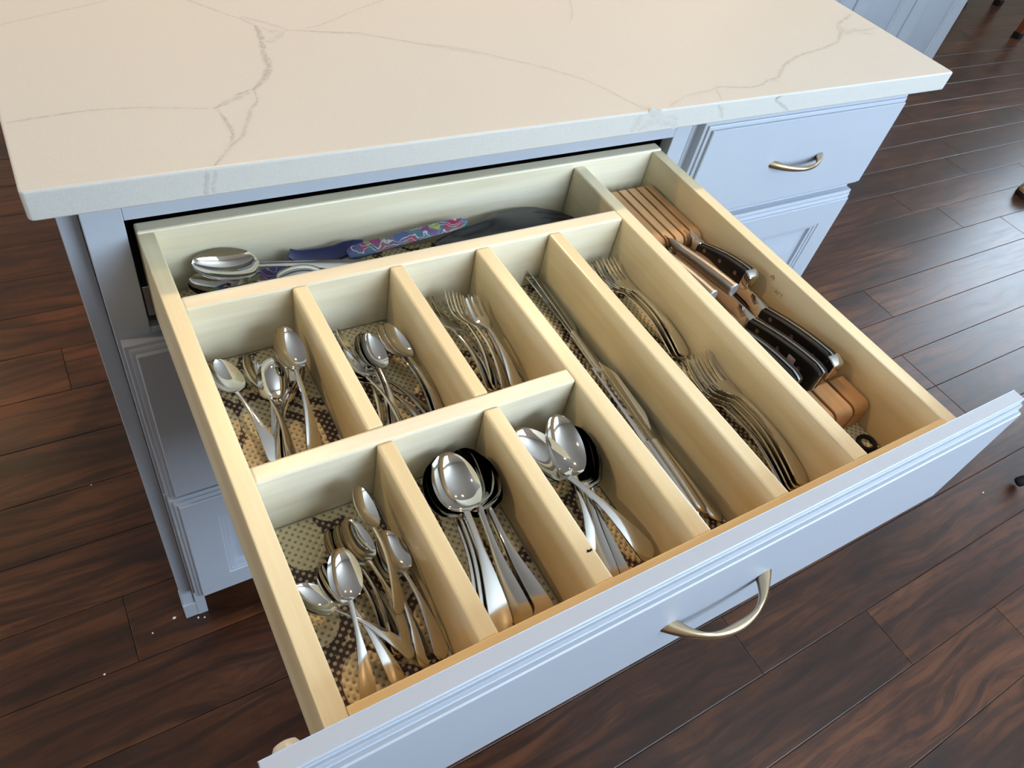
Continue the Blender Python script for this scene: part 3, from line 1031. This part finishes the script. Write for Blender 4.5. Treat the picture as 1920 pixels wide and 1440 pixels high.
def spoon(L, bl, hw, depth, wn, we, arch):
    yn = L - bl
    h = handle_rows(yn, wn, we, arch)
    z0 = arch * math.sin(math.pi / 1.18)
    me_h = shell(h, lambda i: 0.0019 + 0.0012 * math.sin(math.pi * i / 26), 'handle', M['steel_hand'])
    rows = []
    n, m = 13, 22
    for i in range(m + 1):
        t = 1 - (1 - i / m) ** 1.25
        tt = t ** 0.86
        w = hw * math.sqrt(max(0, 1 - (2 * tt - 1) ** 2))
        w = math.sqrt(w * w + (wn * (1 - t) ** 2) ** 2) + 1e-5
        dp = depth * max(0, math.sin(math.pi * t ** 0.92)) ** 0.75
        rim = z0 * (1 - t) ** 1.5
        rows.append([(u * w, yn + bl * t, rim - dp * (1 - u * u) ** 0.9 + 0.0005 * (1 - u * u) * (1 - t)) for u in [-1 + 2 * j / (n - 1) for j in range(n)]])
    me_b = shell(rows, lambda i: 0.0016 - 0.0006 * (i / 22), 'bowl', M['steel'])
    return [('bowl', me_b), ('handle', me_h)], L


def fork(L, hl, hw, depth, wn, we, arch, tines, gap, root=0.42):
    yn = L - hl
    h = handle_rows(yn, wn, we, arch)
    z0 = arch * math.sin(math.pi / 1.18)
    me_h = shell(h, lambda i: 0.0019 + 0.0012 * math.sin(math.pi * i / 26), 'handle', M['steel_hand'])

    def zc(t):
        return z0 * (1 - t) ** 1.5 - depth * math.sin(math.pi * t ** 0.85)
    rows = []
    m = 10
    for i in range(m + 1):
        t = root * i / m
        k = min(1, i / (m * 0.75))
        k = k * k * (3 - 2 * k)
        w = wn + (hw - wn) * k
        rows.append([(u * w, yn + hl * t, zc(t) + 0.0004 * (1 - u * u)) for u in [-1 + j / 4 for j in range(9)]])
    base = shell(rows, lambda i: 0.0020, 'head', M['steel'])
    bm = bmesh.new()
    bm.from_mesh(base)
    tw = (2 * hw - gap * (tines - 1)) / tines
    for q in range(tines):
        cx = -hw + tw / 2 + q * (tw + gap)
        rr = []
        for i in range(13):
            f = i / 12
            t = root - 0.02 + (1 - root + 0.02) * f
            w = tw / 2 * (1 - 0.35 * f) * (1 if f < 0.85 else math.sqrt(max(0, 1 - ((f - 0.85) / 0.15) ** 2)) + 0.02)
            rr.append([(cx * (1 - 0.04 * f) + u * w, yn + hl * t, zc(t)) for u in (-1, -0.5, 0.0, 0.5, 1)])
        tm = shell(rr, lambda i: 0.0019 - 0.0008 * i / 12, 'tine', M['steel'])
        bm.from_mesh(tm)
        bpy.data.meshes.remove(tm)
    bm.to_mesh(base)
    bm.free()
    base.shade_smooth()
    base.set_sharp_from_angle(angle=R(55))
    return [('head', base), ('handle', me_h)], L


def table_knife(L, bl, hwb, hwh):
    yh = L - bl
    loops = []
    for i in range(15):
        s = i / 14
        y = s * yh
        w = hwh * (0.62 + 0.38 * (1 - s) ** 0.8)
        th = 0.0034 * (0.8 + 0.2 * math.sin(math.pi * s))
        if y < 0.008:
            e = math.sqrt(max(0.0, 1 - (1 - y / 0.008) ** 2)) * 0.97 + 0.03
            w *= e
            th *= 0.5 + 0.5 * e
        loops.append([(w * math.cos(2 * math.pi * k / 14), y, th * math.sin(2 * math.pi * k / 14)) for k in range(14)])
    me_h = loops_mesh('handle', loops, M['steel_hand'], smooth=60)
    rows = []
    for i in range(21):
        t = i / 20
        y = yh + bl * t
        left = -hwh * 0.55 + 0.0006 * math.sin(t * 3)
        right = hwh * 0.55 + (2 * hwb - hwh * 1.1) * (min(1, t / 0.28) ** 0.7) * (1 - 0.15 * t)
        if t > 0.8:
            f = (t - 0.8) / 0.2
            k = math.sqrt(max(0, 1 - f * f))
            right = left + (right - left) * (0.03 + 0.97 * k)
        rows.append([(left + (right - left) * j / 6, y, 0.0006 * (1 - (j / 6) ** 2)) for j in range(7)])
    me_b = shell(rows, lambda i: 0.0011, 'blade', M['steel'])
    return [('blade', me_b), ('handle', me_h)], L


KINDS = {'tea': spoon(0.122, 0.043, 0.0138, 0.0078, 0.0020, 0.0070, 0.0070),
         'soup': spoon(0.157, 0.056, 0.0208, 0.0125, 0.0027, 0.0098, 0.0085),
         'table': spoon(0.155, 0.060, 0.0180, 0.0110, 0.0027, 0.0092, 0.0085),
         'fork': fork(0.172, 0.066, 0.0125, 0.0070, 0.0026, 0.0095, 0.0090, 4, 0.0031),
         'dfork': fork(0.124, 0.046, 0.0098, 0.0050, 0.0022, 0.0075, 0.0065, 3, 0.0034),
         'knife': table_knife(0.186, 0.100, 0.0108, 0.0085)}
INFO = {'tea': ('teaspoon', 'spoon', 'teaspoons in the drawer'), 'soup': ('soup_spoon', 'spoon', 'round soup spoons in the drawer'),
        'table': ('tablespoon', 'spoon', 'tablespoons in the drawer'), 'fork': ('dinner_fork', 'fork', 'dinner forks in the fork bay'),
        'dfork': ('dessert_fork', 'fork', 'dessert forks in the drawer'), 'knife': ('table_knife', 'knife', 'table knives in the knife bay')}


def place(parts, L, name, tip, end, roll, label, cat, group=None):
    T, E = Vector(tip), Vector(end)
    y = (T - E)
    s = y.length / L
    y.normalize()
    x = y.cross(Vector((0, 0, 1))).normalized()
    z = x.cross(y)
    a = R(roll)
    z2 = z * math.cos(a) + x * math.sin(a)
    x2 = y.cross(z2)
    r = empty(name, (0, 0, 0), label, cat, group)
    r.matrix_world = Matrix(((x2.x * s, y.x * s, z2.x * s, E.x), (x2.y * s, y.y * s, z2.y * s, E.y), (x2.z * s, y.z * s, z2.z * s, E.z), (0, 0, 0, 1)))
    for pn, me in parts:
        link(pn, me, r)
    return r


for kind, tip, end, rl, lab in CUTLERY:
    parts, L = KINDS[kind]
    nm, cat, grp = INFO[kind]
    place(parts, L, nm, tip, end, rl, lab, cat, grp)

# ------------------------------------------------------------------ serving pieces along the back of the drawer
sp, L = spoon(0.20, 0.066, 0.0195, 0.012, 0.003, 0.010, 0.008)
place(sp, L, 'serving_spoon', (-0.0686, -0.0180, 0.7990), (0.118, -0.0560, 0.7760), -22, 'large serving spoon with a bright pointed bowl, uppermost at the back left of the drawer', 'spoon')
sp2, L = spoon(0.19, 0.064, 0.0195, 0.012, 0.003, 0.010, 0.008)
place(sp2, L, 'serving_spoon', (-0.0770, -0.0300, 0.7860), (0.098, -0.0700, 0.7640), -14, 'large serving spoon nested beneath the bright one at the back left', 'spoon')
sp3, L = spoon(0.16, 0.060, 0.0185, 0.012, 0.003, 0.010, 0.008)
place(sp3, L, 'serving_spoon', (0.004, -0.0520, 0.7890), (0.155, -0.0640, 0.7700), 172, 'spoon lying face down behind the long rear divider', 'spoon')


def swirl_mat(name):
    t = NT(name)
    v = t.coords((1, 1, 1))
    w = t.new('ShaderNodeTexWave', wave_type='RINGS', i_Scale=42.0, i_Distortion=9.0, i_Detail=1.5, i_Detail_Scale=1.3)
    t.l(v, w.inputs['Vector'])
    vo = t.new('ShaderNodeTexVoronoi', i_Scale=95.0)
    t.l(v, vo.inputs['Vector'])
    hs = t.new('ShaderNodeSeparateColor')
    t.l(vo.outputs['Color'], hs.inputs[0])
    c = t.ramp(hs.outputs[0], [(0.0, (0.05, 0.16, 0.22)), (0.25, (0.10, 0.09, 0.30)), (0.45, (0.33, 0.035, 0.09)), (0.6, (0.04, 0.24, 0.27)), (0.75, (0.30, 0.34, 0.05)), (0.9, (0.10, 0.06, 0.22))])
    c = t.mix(t.ramp(w.outputs['Fac'], [(0.62, (0, 0, 0)), (0.70, (1, 1, 1)), (0.80, (1, 1, 1)), (0.86, (0, 0, 0))]), c, (0.62, 0.58, 0.62))
    t.l(c, t.b.inputs['Base Color'])
    t.b.inputs['Roughness'].default_value = 0.3
    return t.m


M['swirl'] = swirl_mat('swirl_print')


def ribbon(pts, widths, th, mat, name, nrm=Vector((0, -0.55, 0.83))):
    """flat bar following pts, section across 'nrm' x tangent"""
    P = [Vector(p) for p in pts]
    loops = []
    for i, p in enumerate(P):
        tg = (P[min(i + 1, len(P) - 1)] - P[max(i - 1, 0)]).normalized()
        sd = tg.cross(nrm).normalized()
        up_ = sd.cross(tg)
        w = widths[i] / 2
        sec = []
        for k in range(12):
            q = 2 * math.pi * k / 12
            c_, s_ = math.cos(q), math.sin(q)
            sec.append(p + sd * w * math.copysign(abs(c_) ** 0.6, c_) + up_ * th / 2 * math.copysign(abs(s_) ** 0.6, s_))
        loops.append(sec)
    return loops_mesh(name, loops, mat, smooth=50)


r = empty('spreader', (0.135, -0.032, 0.757), 'navy spreader with a colourful swirl-printed handle lying at the drawer back', 'spreader')
ro = r.location


def rel(pts):
    return [(a - ro.x, b - ro.y, c - ro.z) for a, b, c in pts]


link('blade', ribbon(rel([(0.028, -0.0200, 0.7915), (0.034, -0.0215, 0.7870), (0.042, -0.0230, 0.7842), (0.060, -0.0245, 0.7832), (0.078, -0.0255, 0.7842), (0.088, -0.0262, 0.7880), (0.098, -0.0270, 0.7905), (0.108, -0.0280, 0.7910)]),
                     [0.010, 0.014, 0.017, 0.018, 0.018, 0.017, 0.014, 0.011], 0.003, M['blue'], 'blade'), r)
link('handle', ribbon(rel([(0.088, -0.0340, 0.7850), (0.093, -0.0335, 0.7862), (0.110, -0.0325, 0.7876), (0.140, -0.0310, 0.7895), (0.180, -0.0290, 0.7915), (0.215, -0.0275, 0.7930), (0.232, -0.0268, 0.7936), (0.2365, -0.0265, 0.7937)]),
                      [0.010, 0.0155, 0.0165, 0.0155, 0.0150, 0.0150, 0.0120, 0.0040], 0.006, M['swirl'], 'handle'), r)
r = empty('spreader', (-0.03, -0.035, 0.757), 'swirl-printed teal and red handle peeking out beneath the serving spoons', 'spreader')
ro = r.location
link('handle', ribbon(rel([(-0.083, -0.0420, 0.7668), (-0.079, -0.0415, 0.7670), (-0.050, -0.0370, 0.7690), (-0.010, -0.0300, 0.7720), (0.010, -0.0270, 0.7736), (0.024, -0.0250, 0.7742), (0.028, -0.0245, 0.7742)]),
                      [0.006, 0.016, 0.018, 0.018, 0.018, 0.016, 0.006], 0.006, M['swirl'], 'handle'), r)
link('blade', ribbon(rel([(0.024, -0.0300, 0.7640), (0.040, -0.0320, 0.7625), (0.070, -0.0350, 0.7615), (0.090, -0.0370, 0.7615)]),
                     [0.010, 0.014, 0.016, 0.010], 0.002, M['blue'], 'blade'), r)

# black nylon slotted turner: hollowed grip, broad head with ribs
r = empty('slotted_turner', (0.29, -0.04, 0.757), 'black nylon slotted serving utensil filling the back right of the drawer', 'utensil')
ro = r.location
AX = Vector((0.395, -0.040, 0)) - Vector((0.186, -0.050, 0))


def tpt(s, u, zz):
    p = Vector((0.186, -0.050, 0)) + AX * s
    return (p.x - ro.x, p.y + u - ro.y, zz - ro.z)


def tw(s):
    return 0.010 + 0.0135 * min(1, max(0, (s - 0.02) / 0.4)) ** 0.8 + 0.006 * math.exp(-((s - 0.62) / 0.18) ** 2) if s < 0.86 else 0.0235 * math.sqrt(max(0.0, 1 - ((s - 0.86) / 0.14) ** 2)) + 0.0008


def tz(s):
    return 0.7800 + 0.012 * math.sin(math.pi * min(1, s * 0.9 + 0.12)) - 0.006 * max(0, s - 0.75) / 0.25


def turner_rows(s0, s1, m, crown):
    rows = []
    for i in range(m + 1):
        s = s0 + (s1 - s0) * i / m
        rows.append([tpt(s, u * tw(s), tz(s) + crown(s, u)) for u in [-1 + 2 * j / 14 for j in range(15)]])
    return rows


def crown_grip(s, u):
    hollow = -0.0065 * math.exp(-(((s - 0.27) / 0.15) ** 4)) * max(0, 1 - (u / 0.62) ** 4)
    return hollow + 0.004 * (1 - abs(u) ** 3)


link('grip', shell(turner_rows(0.0, 0.5, 30, crown_grip), lambda i: 0.010, 'grip', M['black_soft']), r)
link('head', shell(turner_rows(0.5, 1.0, 26, lambda s, u: 0.004 * (1 - abs(u) ** 3) - 0.003 * max(0, s - 0.7) / 0.3), lambda i: 0.008 - 0.004 * i / 26, 'head', M['black_soft']), r)
for q in (-0.45, 0.0, 0.45):
    link('rib', tube_mesh('rib', [tpt(s, q * tw(s), tz(s) + 0.0032 - 0.003 * max(0, s - 0.7) / 0.3) for s in (0.66, 0.72, 0.80, 0.88, 0.94)], [0.0005, 0.0022, 0.0026, 0.0022, 0.0005], M['black_soft'], 8), r)

# ------------------------------------------------------------------ in-drawer knife block
kb = empty('knife_block', (0.468, -0.23, ZB), 'low beech knife block with grooved slats lying in the right bay', 'knife block')
ko = kb.location
BX0, BX1 = 0.4195, 0.5205


def arc(cx, cz, r, a0, a1, n=5):
    return [(cx + r * math.cos(R(a0 + (a1 - a0) * i / n)), cz + r * math.sin(R(a0 + (a1 - a0) * i / n))) for i in range(n + 1)]


def slat(x0, x1, y0, y1, z0, z1, rr):
    poly = [(y1, z0)] + arc(y1 - 0.002, z1 - 0.002, 0.002, 0, 90, 2) + arc(y0 + rr, z1 - rr, rr, 90, 180, 6) + [(y0, z0)]
    poly = [(a - ko.y, b - ko.z) for a, b in poly]
    me = prism_mesh('slat', poly, -(x1 - x0) / 2, (x1 - x0) / 2, M['block'], 0.0009, 2)
    return link('slat', me, kb, ((x0 + x1) / 2 - ko.x, 0, 0))


ZL = ZB + 0.0006
box('base_board', BX0, BX1, -0.428, -0.026, ZL, ZL + 0.012, M['block'], kb, 0.001, 2, ko)
n = 7
wv = (BX1 - BX0 + 0.0032) / n
for i in range(n):
    slat(BX0 + i * wv, BX0 + (i + 1) * wv - 0.0032, -0.137, -0.024, ZL + 0.012, 0.7965, 0.010)
EDG = [BX0, 0.4375, 0.4665, 0.4955, BX1]
for i in range(4):
    a = EDG[i] + (0.0018 if i else 0)
    b = EDG[i + 1] - (0.0018 if i < 3 else 0)
    slat(a, b, -0.266, -0.1455, ZL + 0.012, 0.7830, 0.012)
    slat(a, b, -0.431, -0.386, ZL, 0.7890, 0.010)

# kitchen knives: handle profile in (y,z), thickness along x


def smoothpoly(top, bot):
    return top + bot[::-1]


def kitchen_knife(name, x, ys, ye, zt0, zt1, zb0, zb1, label, style='rivet', bladelen=0.12, blade_h=0.018, blade_dz=0.0):
    ln = ys - ye
    r = empty(name, (x, (ys + ye) / 2, min(zb0, zb1)), label, 'knife', 'kitchen knives in the block')
    o = r.location

    def pt(s, z):
        return (ys - ln * s - o.y, z - o.z)
    S = [0, 0.12, 0.28, 0.45, 0.6, 0.75, 0.88, 0.96, 1.0]

    def ztop(s):
        return zt0 + (zt1 - zt0) * s + (0.0012 if style == 'tube' else 0.0035) * math.sin(math.pi * s) - (0.0 if style == 'tube' else 0.004) * max(0, (s - 0.85) / 0.15) ** 2

    def zbot(s):
        return zb0 + (zb1 - zb0) * s + (0.0006 if style == 'tube' else 0.0025) * math.sin(2 * math.pi * s) + 0.005 * max(0, (s - 0.86) / 0.14) ** 2 * (style == 'hook')
    if style == 'tube':
        P = [Vector((0, ys - ln * s - o.y, (ztop(s) + zbot(s)) / 2 - o.z)) for s in S]
        loops = []
        for i, p in enumerate(P):
            hz = (ztop(S[i]) - zbot(S[i])) / 2
            loops.append([p + Vector((0.0062 * math.cos(q * math.pi / 8), 0, hz * math.sin(q * math.pi / 8))) for q in range(16)])
        link('handle', loops_mesh('handle', loops, M['steel_satin'], smooth=50), r)
        cap = [[Vector((0.0062 * k * math.cos(q * math.pi / 8), ye - d - o.y, (ztop(1) + zbot(1)) / 2 - o.z + (ztop(1) - zbot(1)) / 2 * k * math.sin(q * math.pi / 8))) for q in range(16)]
               for k, d in ((1.0, -0.0003), (1.0, 0.0012), (0.9, 0.0018))]
        link('end_cap', loops_mesh('end_cap', cap, plain('cap_metal', (0.52, 0.54, 0.57), 0.4, 0.8), smooth=30), r)
        link('bolster', loops_mesh('bolster', [[Vector((0.0052 * k * math.cos(q * math.pi / 8), ys + d - o.y, (ztop(0) + zbot(0)) / 2 - o.z + 0.008 * k * math.sin(q * math.pi / 8))) for q in range(16)]
                                               for k, d in ((1.0, 0.0), (0.8, 0.010), (0.30, 0.022))], M['steel_satin']), r)
    else:
        top = [pt(s, ztop(s) - 0.0011) for s in S]
        bot = [pt(s, zbot(s) + 0.0008) for s in S]
        me = prism_mesh('scale', smoothpoly(top, bot), -0.0019, 0.0019, M['black'], 0.0, 2)
        for sx in (-1, 1):
            sc = prism_mesh('scale', smoothpoly(top, bot), *((-0.0076, -0.0012) if sx < 0 else (0.0012, 0.0076)), M['black'], 0.0022, 3)
            link('handle_scale', sc, r)
        tt = [pt(s, ztop(s)) for s in S]
        tb = [pt(s, zbot(s)) for s in S]
        link('tang', prism_mesh('tang', smoothpoly(tt, tb), -0.0012, 0.0012, M['steel'], 0.0002, 1), r)
        if style == 'cap':
            cy0 = [pt(s, ztop(s) + 0.0008) for s in (0.91, 0.97, 1.04)]
            cb0 = [pt(s, zbot(s) - 0.0008) for s in (0.91, 0.97, 1.04)]
            link('end_cap', prism_mesh('end_cap', smoothpoly(cy0, cb0), -0.0086, 0.0086, M['steel'], 0.0026, 3), r)
        bl = [[Vector((sx * k, ys + d - o.y, (ztop(0) + zbot(0)) / 2 - o.z + sz * h)) for sx, sz in ((-1, -1), (-0.9, 0.8), (-0.5, 1), (0.5, 1), (0.9, 0.8), (1, -1))]
              for k, d, h in ((0.0066, -0.001, (ztop(0) - zbot(0)) / 2), (0.0058, 0.006, (ztop(0) - zbot(0)) / 2), (0.0022, 0.018, 0.0085), (0.0011, 0.024, 0.0085))]
        link('bolster', loops_mesh('bolster', bl, M['steel'], smooth=40), r)
        for s in (0.16, 0.47, 0.78):
            zc = (ztop(s) + zbot(s)) / 2 + 0.001
            yy, zz = pt(s, zc)
            for sx in (-1, 1):
                link('rivet', loops_mesh('rivet', [[Vector((sx * d, yy + rr * math.cos(q * math.pi / 7), zz + rr * math.sin(q * math.pi / 7))) for q in range(14)] for d, rr in ((0.0070, 0.0026), (0.0078, 0.0026), (0.0080, 0.0021))],
                                         M['rivet'], smooth=40), r)
    zc = (ztop(0) + zbot(0)) / 2 + blade_dz
    y0 = ys + 0.016
    b = [(y0 - o.y, zc + blade_h * 0.45 - o.z), (y0 + bladelen * 0.7 - o.y, zc + blade_h * 0.45 - 0.004 - o.z), (y0 + bladelen - o.y, zc - blade_h * 0.1 - o.z), (y0 + bladelen * 0.75 - o.y, zc - blade_h * 0.45 - o.z), (y0 - o.y, zc - blade_h * 0.5 - o.z)]
    link('blade', prism_mesh('blade', b, -0.0008, 0.0008, M['steel']), r)
    return r, pt, ztop, zbot


kitchen_knife('steak_knife', 0.4325, -0.158, -0.2470, 0.8100, 0.8200, 0.7980, 0.8030, 'grey steel-handled knife partly hidden by the long divider', 'tube', 0.09, 0.014, -0.0165)
kitchen_knife('steak_knife', 0.4635, -0.158, -0.2480, 0.8080, 0.8220, 0.7920, 0.8040, 'grey steel-handled knife in the middle slot of the block', 'tube', 0.09, 0.014, -0.0165)
kitchen_knife('kitchen_knife', 0.5010, -0.1545, -0.2400, 0.8010, 0.8230, 0.7890, 0.7985, 'black riveted knife with steel end cap, furthest back by the right drawer side', 'cap', 0.09, 0.016, -0.008)
kitchen_knife('kitchen_knife', 0.4985, -0.2760, -0.3820, 0.8000, 0.8180, 0.7860, 0.7905, 'black riveted knife with steel end cap, nearest the drawer front on the right', 'cap', 0.18, 0.020)
k5, pt5, zt5, zb5 = kitchen_knife('kitchen_knife', 0.4660, -0.2870, -0.3900, 0.8030, 0.8215, 0.7880, 0.7885, 'black riveted knife with a small silver badge on its handle', 'rivet', 0.17, 0.020)
yy, zz = pt5(0.66, (zt5(0.66) + zb5(0.66)) / 2 + 0.0005)
bd = prism_mesh('badge', [(yy - 0.0055, zz - 0.0062), (yy + 0.0045, zz - 0.0062), (yy + 0.0055, zz + 0.0062), (yy - 0.0045, zz + 0.0062)], -0.0079, -0.0070, plain('badge_silver', (0.50, 0.47, 0.50), 0.4))
bo = link('badge', bd, k5)
dot = loops_mesh('badge_mark', [[Vector((-0.00793, yy - 0.003 + 0.0008 * math.cos(q * math.pi / 5), zz + 0.003 + 0.0008 * math.sin(q * math.pi / 5))) for q in range(10)], [Vector((-0.00796, yy - 0.003 + 0.0007 * math.cos(q * math.pi / 5), zz + 0.003 + 0.0007 * math.sin(q * math.pi / 5))) for q in range(10)]],
                 plain('badge_red', (0.35, 0.03, 0.03), 0.5))
link('badge_mark', dot, bo)
kitchen_knife('kitchen_knife', 0.4360, -0.2920, -0.3850, 0.8050, 0.8170, 0.7900, 0.7915, 'black riveted knife mostly hidden behind the long divider', 'rivet', 0.15, 0.018)

# hair tie at the front of the knife bay
n = 28
vv, ff = [], []
for i in range(n):
    a = 2 * math.pi * i / n
    for k in range(10):
        b = 2 * math.pi * k / 10
        rr = 0.0088 + 0.0024 * math.cos(b)
        vv.append((rr * math.cos(a) * 1.08, rr * math.sin(a), 0.0024 + 0.0024 * math.sin(b)))
for i in range(n):
    for k in range(10):
        ff.append((i * 10 + k, ((i + 1) % n) * 10 + k, ((i + 1) % n) * 10 + (k + 1) % 10, i * 10 + (k + 1) % 10))
o = link('hair_tie', mesh_from('hair_tie', vv, ff, M['rubber'], 80), None, (0.5080, -0.4560, ZB + 0.0004))
tag(o, 'small black elastic ring lying in front of the knife block', 'hair tie')
# dark crumb on a divider top
o = link('crumb', mesh_from('crumb', [(-0.003, -0.001, 0), (-0.001, 0.0015, 0), (0.0005, 0.0002, 0), (0.0028, 0.0014, 0), (0.003, -0.001, 0), (0.0002, -0.0016, 0), (-0.0015, 0.0002, 0.0012), (0.0012, -0.0002, 0.0011)],
                            [(0, 1, 6), (1, 2, 6), (2, 7, 6), (2, 3, 7), (3, 4, 7), (4, 5, 7), (5, 6, 7), (5, 0, 6), (0, 5, 4, 3, 2, 1)], M['rubber'], 0), None, (0.1110, -0.4620, ZD - 0.0001))
tag(o, 'tiny black crumb on top of the divider left of the tablespoons', 'crumb')

# ------------------------------------------------------------------ far cabinet run beyond the island
fc = empty('far_cabinet', (2.8, 1.5, 0), 'pale grey panelled cabinet run standing beyond the island', 'cabinet')
fo = fc.location
FYC = 1.2
box('carcass', 1.50, 3.345, FYC, FYC + 0.60, 0.10, 0.88, M['paint_far'], fc, 0.001, 1, fo)
box('toe_kick', 1.52, 3.33, FYC + 0.07, FYC + 0.58, 0.0, 0.10, M['dark'], fc, 0, 1, fo)
box('worktop', 1.48, 3.37, FYC - 0.03, FYC + 0.62, 0.88, 0.91, M['quartz'], fc, 0.002, 2, fo)
FP = [(0, 0), (0, -0.014), (0.002, -0.018), (0.004, -0.020), (0.078, -0.020), (0.080, -0.016), (0.086, -0.014), (0.088, -0.008), (0.104, -0.008), (0.112, -0.012)]
for a, b in ((1.52, 1.85), (1.86, 2.215), (2.225, 2.590), (2.598, 2.970), (2.978, 3.343)):
    stepped('door', a, b, 0.12, 0.86, FP, M['paint_far'], fc, fo, FYC)

# ------------------------------------------------------------------ things at the edge of the floor
st = empty('chair', (5.05, 1.75, 0), 'red-brown wooden chair with black foot caps, one leg showing at the upper right', 'chair')
for (x, y) in ((-0.10, -0.13), (0.32, -0.13), (-0.10, 0.29), (0.32, 0.29)):
    lg = link('leg', prism_mesh('leg', [(x - 0.02, y - 0.02), (x + 0.02, y - 0.02), (x + 0.02, y + 0.02), (x - 0.02, y + 0.02)], 0.03, 0.44, M['chairwood'], 0.004, 2, 'z'), st)
    link('foot_cap', prism_mesh('foot_cap', [(x - 0.023, y - 0.023), (x + 0.023, y - 0.023), (x + 0.023, y + 0.023), (x - 0.023, y + 0.023)], 0.0, 0.032, M['rubber'], 0.003, 2, 'z'), lg)
box('seat', -0.14, 0.36, -0.17, 0.33, 0.44, 0.48, M['chairwood'], st, 0.01, 3)
for x in (-0.10, 0.11, 0.32):
    box('back_slat', x - 0.02, x + 0.02, 0.29, 0.315, 0.48, 0.92, M['chairwood'], st, 0.004, 2)
box('back_rail', -0.14, 0.36, 0.285, 0.32, 0.88, 0.98, M['chairwood'], st, 0.008, 2)

tp = empty('tripod_stand', (2.12, -0.66, 0), 'thin black tripod stand, one rubber-tipped leg entering at the right edge', 'tripod')
hub = Vector((0, 0, 0.34))
for i in range(3):
    a = math.atan2(-0.4698 + 0.66, 1.700 - 2.12) + i * 2 * math.pi / 3
    foot = Vector((0.455 * math.cos(a), 0.455 * math.sin(a), 0.011))
    d = (hub - foot).normalized()
    lg = link('leg', tube_mesh('leg', [foot + d * 0.03, hub], [0.0085, 0.0085], M['black'], 12), tp)
    link('rubber_foot', tube_mesh('rubber_foot', [foot, foot + d * 0.004, foot + d * 0.030, foot + d * 0.034], [0.0095, 0.0125, 0.0125, 0.010], M['rubber'], 12), lg)
link('pole', tube_mesh('pole', [(0, 0, 0.12), (0, 0, 0.9)], 0.011, M['black'], 12), tp)
link('collar', tube_mesh('collar', [(0, 0, 0.31), (0, 0, 0.37)], 0.020, M['black'], 14), tp)


def stripe_mat():
    t = NT('striped_fur')
    v = t.coords((1, 1, 1))
    w = t.new('ShaderNodeTexWave', wave_type='BANDS', bands_direction='X', i_Scale=22.0, i_Distortion=3.0, i_Detail=2.0)
    t.l(v, w.inputs['Vector'])
    sep = t.new('ShaderNodeSeparateXYZ')
    t.l(v, sep.inputs[0])
    c = t.mix(t.ramp(w.outputs['Fac'], [(0.4, (0, 0, 0)), (0.6, (1, 1, 1))]), (0.62, 0.60, 0.55), (0.22, 0.23, 0.25))
    lo = t.ramp(sep.outputs[2], [(0.0, (1, 1, 1)), (0.028, (1, 1, 1)), (0.036, (0, 0, 0))])
    c = t.mix(lo, c, (0.42, 0.25, 0.10))
    t.l(c, t.b.inputs['Base Color'])
    t.b.inputs['Roughness'].default_value = 0.9
    t.bump(t.noise(v, 260, 3), 0.6, 0.004)
    return t.m


sl = empty('slipper', (3.135, 0.425, 0), 'small striped tan and grey furry slipper at the right edge of the floor', 'slipper')
loops = []
for i in range(13):
    t = i / 12
    y = 0.0 + 0.26 * t
    w = 0.048 * math.sqrt(max(0, 1 - (1 - min(1, t / 0.28)) ** 2)) * (1 - 0.12 * t) + 0.0015
    h = 0.062 * math.sqrt(max(0, 1 - (1 - min(1, t / 0.34)) ** 2)) * (1 if t < 0.5 else 1 - 0.3 * (t - 0.5)) + 0.004
    loops.append([(y, w * math.cos(q * math.pi / 9), 0.022 + max(-0.010, h * math.sin(q * math.pi / 9)) * 0.9) for q in range(18)])
link('upper', loops_mesh('upper', loops, stripe_mat(), smooth=70), sl)
link('sole', prism_mesh('sole', [(0.0, 0.0), (0.012, -0.032), (0.05, -0.050), (0.25, -0.044), (0.262, -0.02), (0.262, 0.02), (0.25, 0.044), (0.05, 0.050), (0.012, 0.032)], 0.0, 0.014, M['rubber'], 0.003, 2, 'z'), sl)
link('strap', tube_mesh('strap', [(0.070, -0.047, 0.020), (0.050, -0.040, 0.048), (0.040, -0.015, 0.072), (0.045, 0.015, 0.075), (0.060, 0.040, 0.052), (0.075, 0.047, 0.020)], 0.006, M['rubber'], 8), sl)

# crumbs on the floor beside the cabinet foot
for (x, y, s, wh) in ((-0.1905, 0.030, 0.004, 'just left of the cabinet foot'), (-0.1545, 0.014, 0.003, 'touching the right side of the cabinet foot'),
                      (-0.1450, 0.010, 0.0026, 'a little right of the cabinet foot'), (-0.2280, 0.018, 0.0022, 'further left of the cabinet foot'),
                      (-0.262, 0.36, 0.0025, 'in the middle of the floor at left'), (-0.31, -0.02, 0.0022, 'near the lower left corner of the floor'),
                      (1.60, -0.452, 0.003, 'near the tripod foot at right')):
    pts = [(s * math.cos(q * math.pi / 3) * random.uniform(0.5, 1), s * math.sin(q * math.pi / 3) * random.uniform(0.5, 1), 0) for q in range(6)] + [(0, 0, s * 0.8)]
    o = link('crumb', mesh_from('crumb', pts, [(q, (q + 1) % 6, 6) for q in range(6)] + [tuple(range(5, -1, -1))], M['white'], 0), None, (x, y, 0.0001))
    tag(o, 'tiny pale crumb on the dark wood floor ' + wh, 'crumb', 'crumbs on the floor')
